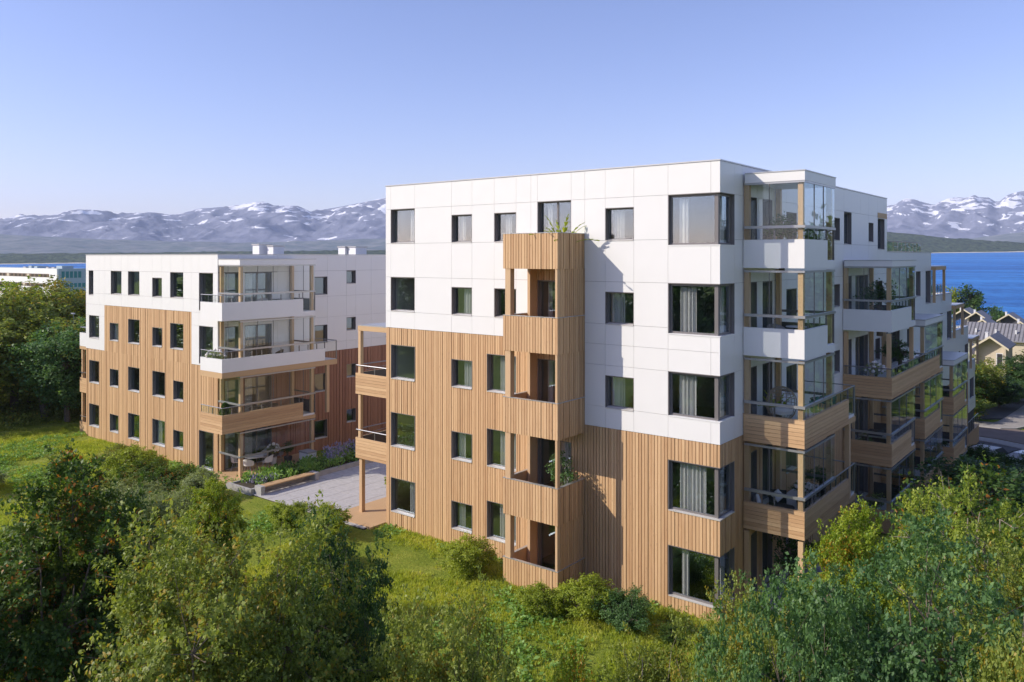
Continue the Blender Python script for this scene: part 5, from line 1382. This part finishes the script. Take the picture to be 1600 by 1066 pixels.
# street lamp in front of the left trees
x_, y_ = at(115, 64)
sl = thing('street_lamp', 'slim pale street lamp rising in front of the trees left of the far building', 'street lamp', (float(x_), float(y_), -.2))
mb = MB(); mb.tube((0, 0, 0), (0, 0, 7.4), .045, .035, 8); mb.build('pole', 'lamp_metal', sl)
mb = MB(); mb.box(-.35, -.08, 7.4, .1, .08, 7.48); mb.build('lamp_head', 'office_white', sl)

# ------------------------------------------------------------------ things on the balconies and terraces
def potted(x, y, z, pr, ph, h, r, leafm, pot, label, proto='small', cat='potted plant', bloom=0):
    t = thing('potted_plant', label, cat, (x, y, z), random.uniform(0, 6))
    mb = MB(); mb.lathe([(pr*.75, 0), (pr, ph), (pr*.86, ph), (pr*.8, ph-.04)], n=14); mb.build('pot', pot, t)
    c = link('foliage', PP[proto]['crown'], t); c.material_slots[0].link = 'OBJECT'; c.material_slots[0].material = MATS[leafm]
    sc = (r/PP[proto]['R'], r/PP[proto]['R'], h/PP[proto]['H']); c.scale = sc; c.location = (0, 0, ph-.05)
    w = link('stems', PP[proto]['trunk'], t); w.scale = sc; w.location = (0, 0, ph-.05)
    if bloom:
        b = bmesh.new(); rr = random.Random(bloom)
        for k in range(26):
            u = Vector((rr.gauss(0, 1), rr.gauss(0, 1), abs(rr.gauss(0, 1)))).normalized()
            bmesh.ops.create_icosphere(b, subdivisions=1, radius=rr.uniform(.05, .09), matrix=Matrix.Translation(Vector((u.x*r*.9, u.y*r*.9, ph+h*.5+u.z*h*.5))))
        me = bpy.data.meshes.new('blossoms'); b.to_mesh(me); b.free(); me.materials.append(MATS['blossom']); link('blossoms', me, t)
    return t
def palm(x, y, z, h, label):
    t = thing('potted_plant', label, 'potted plant', (x, y, z)); rs = np.random.RandomState(3)
    mb = MB(); mb.lathe([(.15, 0), (.2, .35), (.17, .35)], n=14); mb.build('pot', 'pot_dark', t)
    for k in range(11):
        a = k*2.4; q = MB(); prev = Vector((0, 0, .35)); el = rs.uniform(.5, 1.25)
        for s_ in range(6):
            t_ = (s_+1)/6; p_ = Vector((math.cos(a)*math.cos(el)*t_*h*.7, math.sin(a)*math.cos(el)*t_*h*.7, .35+h*(math.sin(el)*t_-.35*t_*t_)))
            q.tube(prev, p_, .008, .006, 4, False)
            sd = Vector((-math.sin(a), math.cos(a), 0))
            for w_ in (-1, 1):
                e_ = p_+sd*w_*.15*(1.15-t_)+Vector((math.cos(a)*.05, math.sin(a)*.05, .03)); q.quad(prev, p_, e_, e_-(p_-prev)*.4)
            prev = p_
        q.build('frond', 'leaf_yellow', t)
def chair(x, y, z, rz, m, label, grp, leg='rail'):
    t = thing('chair', label, 'chair', (x, y, z), rz, grp)
    mb = MB(); mb.lathe([(.10, .40), (.26, .42), (.27, .46), (.2, .46)], n=14); mb.build('seat', m, t)
    mb = MB(); n_ = 9
    for k in range(n_):
        a0 = math.pi*(.05+.9*k/n_); a1 = math.pi*(.05+.9*(k+1)/n_)
        def P_(a, zz, rr): return (-rr*math.sin(a)*1.0, rr*math.cos(a), zz)
        h0 = .62+.2*math.sin(a0); h1 = .62+.2*math.sin(a1)
        mb.quad(P_(a0, .44, .26), P_(a1, .44, .26), P_(a1, h1, .31), P_(a0, h0, .31)); mb.quad(P_(a0, .44, .28), P_(a0, h0, .33), P_(a1, h1, .33), P_(a1, .44, .28)); mb.quad(P_(a0, h0, .31), P_(a1, h1, .31), P_(a1, h1, .33), P_(a0, h0, .33))
    mb.build('backrest', m, t)
    for sx in (-1, 1):
        for sy in (-1, 1):
            mb = MB(); mb.tube((sx*.23, sy*.22, 0), (sx*.12, sy*.12, .42), .013, n=6); mb.build('leg', leg, t)
def table(x, y, z, r, h, m, label, grp=None):
    t = thing('table', label, 'table', (x, y, z), 0, grp)
    mb = MB(); mb.lathe([(r, h-.03), (r, h)], n=24); mb.build('table_top', m, t)
    for k in range(3):
        a = k*2.094; mb = MB(); mb.tube((math.cos(a)*r*.75, math.sin(a)*r*.75, 0), (math.cos(a)*r*.4, math.sin(a)*r*.4, h-.03), .015, n=6); mb.build('leg', 'metal', t)
F5, F4, F3, F2 = 11.65, 8.65, 5.70, 2.69
# hanging egg chair
eg = thing('hanging_chair', 'round rattan egg chair hanging in the glazed third floor corner balcony', 'hanging chair', (.95, 3.0, F3))
mb = MB(); mb.tube((0, 0, 1.55), (0, 0, 2.66), .012, n=6); mb.build('rope', 'lamp_metal', eg)
bm = bmesh.new(); bmesh.ops.create_uvsphere(bm, u_segments=18, v_segments=12, radius=.52)
bmesh.ops.delete(bm, geom=[f for f in bm.faces if f.calc_center_median().dot(Vector((.75, -.66, .05))) > .2], context='FACES')
for v in bm.verts: v.co.z = v.co.z*1.15+.95
me = bpy.data.meshes.new('shell'); bm.to_mesh(me); bm.free(); me.materials.append(MATS['rattan']); so_ = link('shell', me, eg)
md = so_.modifiers.new('wire', 'WIREFRAME'); md.thickness = .035; md.use_replace = True; md.use_even_offset = False
mb = MB(); mb.lathe([(.1, .55), (.36, .62), (.4, .75), (.2, .80)], n=14); mb.build('cushion', 'fabric_white', eg)
mb = MB(); mb.tube((-.3, -.25, 0), (.1, .0, .42), .015, n=6); mb.tube((.45, -.2, 0), (.1, .0, .42), .015, n=6); mb.tube((0, .45, 0), (.1, 0, .42), .015, n=6); mb.build('foot', 'rattan', eg)
palm(.45, 3.9, F3, 1.5, 'leafy palm behind the hanging rattan chair')
chair(1.0, 5.9, F3, R(200), 'teal', 'teal shell chair nearest the glass on the third floor corner balcony', 'teal chairs'); chair(1.3, 7.1, F3, R(120), 'teal', 'teal shell chair at the far end of the third floor corner balcony', 'teal chairs')
chair(1.6, 5.0, F3, R(20), 'teal', 'dark teal chair half hidden by the handrail of the third floor corner balcony', 'teal chairs'); table(1.35, 6.2, F3, .42, .72, 'dark', 'small dark round table between the teal chairs')
potted(1.0, 2.9, F5, .2, .35, 1.25, .62, 'leaf_deep', 'pot_dark', 'bushy small tree inside the glazed top floor corner balcony'); potted(1.5, 4.1, F5, .18, .3, .8, .45, 'leaf_dark', 'pot_dark', 'second dark plant in the top floor corner balcony')
table(1.3, 3.5, F4, .35, .68, 'pot_white', 'small pale table on the fourth floor corner balcony'); chair(.9, 2.7, F4, R(90), 'fabric_grey', 'grey chair on the fourth floor corner balcony', 'grey balcony chairs')
potted(1.25, 4.4, F2, .27, .42, .6, .34, 'leaf_deep', 'pot_dark', 'dark pot of white hydrangea on the second floor corner balcony', bloom=3); potted(1.25, 6.4, F2, .2, .3, .85, .5, 'leaf_deep', 'pot_dark', 'leafy plant leaning on the open rail of the second floor corner balcony')
def lounge(x, y, z, rz, label, grp=None):
    t = thing('lounge_chair', label, 'lounge chair', (x, y, z), rz, grp)
    mb = MB(); mb.box(-.3, -.3, .3, .3, .3, .36); mb.build('seat', 'dark', t)
    mb = MB(); mb.box(-.34, -.3, .36, -.28, .3, .8); mb.build('backrest', 'dark', t)
    mb = MB(); mb.lathe([(.02, 0), (.2, .03), (.24, .08), (.2, .13), (.02, .16)], n=4); o = mb.build('cushion', 'fabric_white', t, smooth=False); o.location = (-.2, 0, .62); o.rotation_euler = (0, R(75), R(0))
    for a in (-.27, .27):
        for b_ in (-.27, .27):
            mb = MB(); mb.tube((a, b_, 0), (a, b_, .3), .015, n=6); mb.build('leg', 'dark', t)
lounge(.75, 3.2, F2, R(-70), 'black lounge chair with white cushion behind the glass of the second floor corner balcony', 'black lounge chairs'); lounge(.5, 2.4, F2, R(20), 'black lounge chair with white cushion at the left end of the second floor corner balcony', 'black lounge chairs')
table(1.2, 2.7, F2, .3, .5, 'dark', 'low black table between the two black lounge chairs')
potted(1.2, 3.3, -.16, .3, .4, 1.9, .75, 'leaf_deep', 'pot_dark', 'large dark leafy plant on the ground floor corner terrace')
table(1.4, 4.3, -.16, .5, .7, 'fabric_grey', 'round grey table on the ground floor corner terrace')
potted(1.15, 15.6, F4, .24, .4, 1.6, .85, 'leaf_deep', 'pot_dark', 'large dark green tree in a dark pot on the fourth floor glazed balcony')
potted(1.2, 14.6, F3, .3, .42, .8, .45, 'leaf_silver', 'pot_dark', 'white flowering shrub in a dark pot on the second open balcony', bloom=5); potted(1.2, 19.2, F3, .25, .4, 1.5, .75, 'leaf_deep', 'pot_dark', 'tall dark plant in the middle of the long balcony')
table(1.0, 14.1, F3, .35, .5, 'pot_white', 'pale low table beside the white flowering shrub'); 
for k in range(5): table(1.35, 20.6+k*.95, F3, .26, .6, 'fabric_grey', ['first', 'second', 'third', 'fourth', 'last'][k]+' small grey table along the long balcony towards its far end', 'tables on the long balcony')
potted(.8, 14.3, F2, .2, .3, .7, .35, 'leaf_blue', 'pot_dark', 'fresh green plant by the glass of the second stack kitchen balcony')
gr = thing('barbecue', 'dark grill with a grey worktop on the second floor balcony of the second stack', 'barbecue', (1.2, 14.5, F2))
mb = MB(); mb.box(-.5, -.3, 0, .5, .3, .85); mb.build('cabinet', 'dark', gr); mb = MB(); mb.box(-.62, -.36, .85, .62, .36, .9); mb.build('worktop', 'coping', gr); mb = MB(); mb.box(-.25, -.2, .9, .35, .2, 1.12); mb.build('lid', 'dark', gr)
potted(1.2, 14.6, -.33, .25, .35, .9, .5, 'leaf_silver', 'pot_dark', 'spiky grey plant on the ground floor balcony of the second stack')
potted(1.3, 29.6, F2, .25, .35, .8, .45, 'leaf_deep', 'pot_dark', 'dark bush in the glazed balcony of the fourth stack', cat='potted plant'); potted(1.3, 29.6, -.28, .25, .35, .8, .45, 'leaf_deep', 'pot_dark', 'dark bush on the lower balcony of the fourth stack')
palm(-5.75, -.75, 11.6, 2.3, 'green palm rising over the top of the slatted balcony tower')
potted(-5.75, -.75, 2.6, .25, .35, 1.75, .55, 'leaf_blue', 'pot_dark', 'leafy fig plant on the slatted tower balcony of the second floor')
potted(-5.7, -.9, 5.6, .16, .25, .5, .25, 'leaf_deep', 'pot_dark', 'small plant hidden behind the slats of the third floor tower balcony')
# far building
potted(-28.5, -.55, 5.66, .26, .34, .75, .55, 'leaf_silver', 'pot_white', 'white flowering shrub on the open corner of the far third floor balcony', bloom=7)
tp = thing('potted_plant', 'clipped green cone topiary on the far second floor balcony corner', 'potted plant', (-27.6, -.55, 2.68))
mb = MB(); mb.lathe([(.16, 0), (.2, .3), (.17, .3)], n=12); mb.build('pot', 'pot_dark', tp)
V = []; rs = np.random.RandomState(5); n_ = 3500; t_ = rs.rand(n_)**1.2; a_ = rs.rand(n_)*6.283; rr_ = .36*np.sqrt(np.clip(1-t_, 0, 1))*np.clip(t_*9, .5, 1)
P = np.stack([rr_*np.cos(a_), rr_*np.sin(a_), .3+t_*1.0], 1); D = np.stack([np.cos(a_), np.sin(a_), 0*a_+.5], 1)+rs.normal(size=(n_, 3))*.5
link('foliage', fast_mesh('foliage', leaf_quads(P, D, rs.normal(size=(n_, 3)), np.full(n_, .06), np.full(n_, .02)), n_, 'leaf_deep'), tp)
table(-28.2, 1.6, -.06, .55, .72, 'pot_white', 'white dining table behind the ground floor glass of the far building')
for k, (x_, y_, a_) in enumerate([(-27.6, .9, 120), (-27.5, 2.0, 200), (-28.6, 2.5, 270), (-28.8, .9, 40)]): chair(x_, y_, -.06, R(a_), 'fabric_white', ['white shell chair nearest the corner post at the white table', 'white shell chair on the court side of the white table', 'white shell chair on the inner side of the white table', 'white shell chair by the wall at the white table'][k], 'white dining chairs')
potted(-28.2, 2.9, -.06, .2, .4, .75, .4, 'leaf_silver', 'pot_white', 'white orchid like shrub behind the white dining table', bloom=9)
bx = thing('storage_box', 'white storage box with lid on the far ground floor deck', 'box', (-26.9, 4.3, -.06)); mb = MB(); mb.box(-.4, -.3, 0, .4, .3, .6); mb.build('body', 'pot_white', bx); mb = MB(); mb.box(-.42, -.32, .6, .42, .32, .68); mb.build('lid', 'fabric_grey', bx)
potted(-27.8, 3.6, -.06, .25, .35, .9, .45, 'leaf_deep', 'pot_dark', 'dark green plant beside the white storage box'); chair(-28.3, 3.3, -.06, R(230), 'fabric_grey', 'grey lounge shell on the far ground floor deck', 'grey balcony chairs')
chair(-17.0, 2.2, 2.62, R(0), 'rattan', 'rattan chair on the lower west balcony of the near building', None); table(-16.3, 1.2, 2.62, .32, .5, 'pot_white', 'white low table on the lower west balcony of the near building'); table(-17, 2.0, 5.6, .32, .5, 'timber', 'small wooden table on the upper west balcony')
potted(-16.15, .75, -.12, .2, .35, 2.4, .38, 'leaf_olive', 'pot_dark', 'climbing plant in a dark pot beside the near building corner')
chair(-28.3, 2.2, 8.65, R(160), 'fabric_grey', 'grey chair on the far top floor balcony', 'grey balcony chairs'); table(-28.2, 3.0, 8.65, .4, .7, 'dark', 'dark table on the far top floor balcony')
chair(-28.2, 3.2, 5.65, R(200), 'dark', 'black chair on the far third floor balcony', 'black balcony chairs'); chair(-28.1, 1.6, 2.68, R(150), 'dark', 'black chair on the far second floor balcony', 'black balcony chairs'); table(-28.1, 2.6, 2.68, .45, .7, 'dark', 'dark table on the far second floor balcony')

# ------------------------------------------------------------------ haze
bm = bmesh.new()
Xc, Yc = at(1000, 3000)
hz = MB(); hz.box(-7, -2.2, -60, 7, 7, 430)
hm = bpy.data.materials.new('haze'); hm.use_nodes = True; hn = hm.node_tree.nodes; hn.remove(hn['Principled BSDF'])
pv_ = hn.new('ShaderNodeVolumePrincipled'); pv_.inputs['Color'].default_value = (.80, .88, 1.0, 1); pv_.inputs['Density'].default_value = 1.0e-4; pv_.inputs['Anisotropy'].default_value = 0
hm.node_tree.links.new(pv_.outputs[0], hn['Material Output'].inputs['Volume'])
MATS['haze'] = hm
hz.v = [(x*1000, y*1000, z) for (x, y, z) in hz.v]
ho = hz.build('haze', 'haze', None, 'stuff')
tag(ho, 'thin bluish air between the camera and the distant mountains', 'haze')
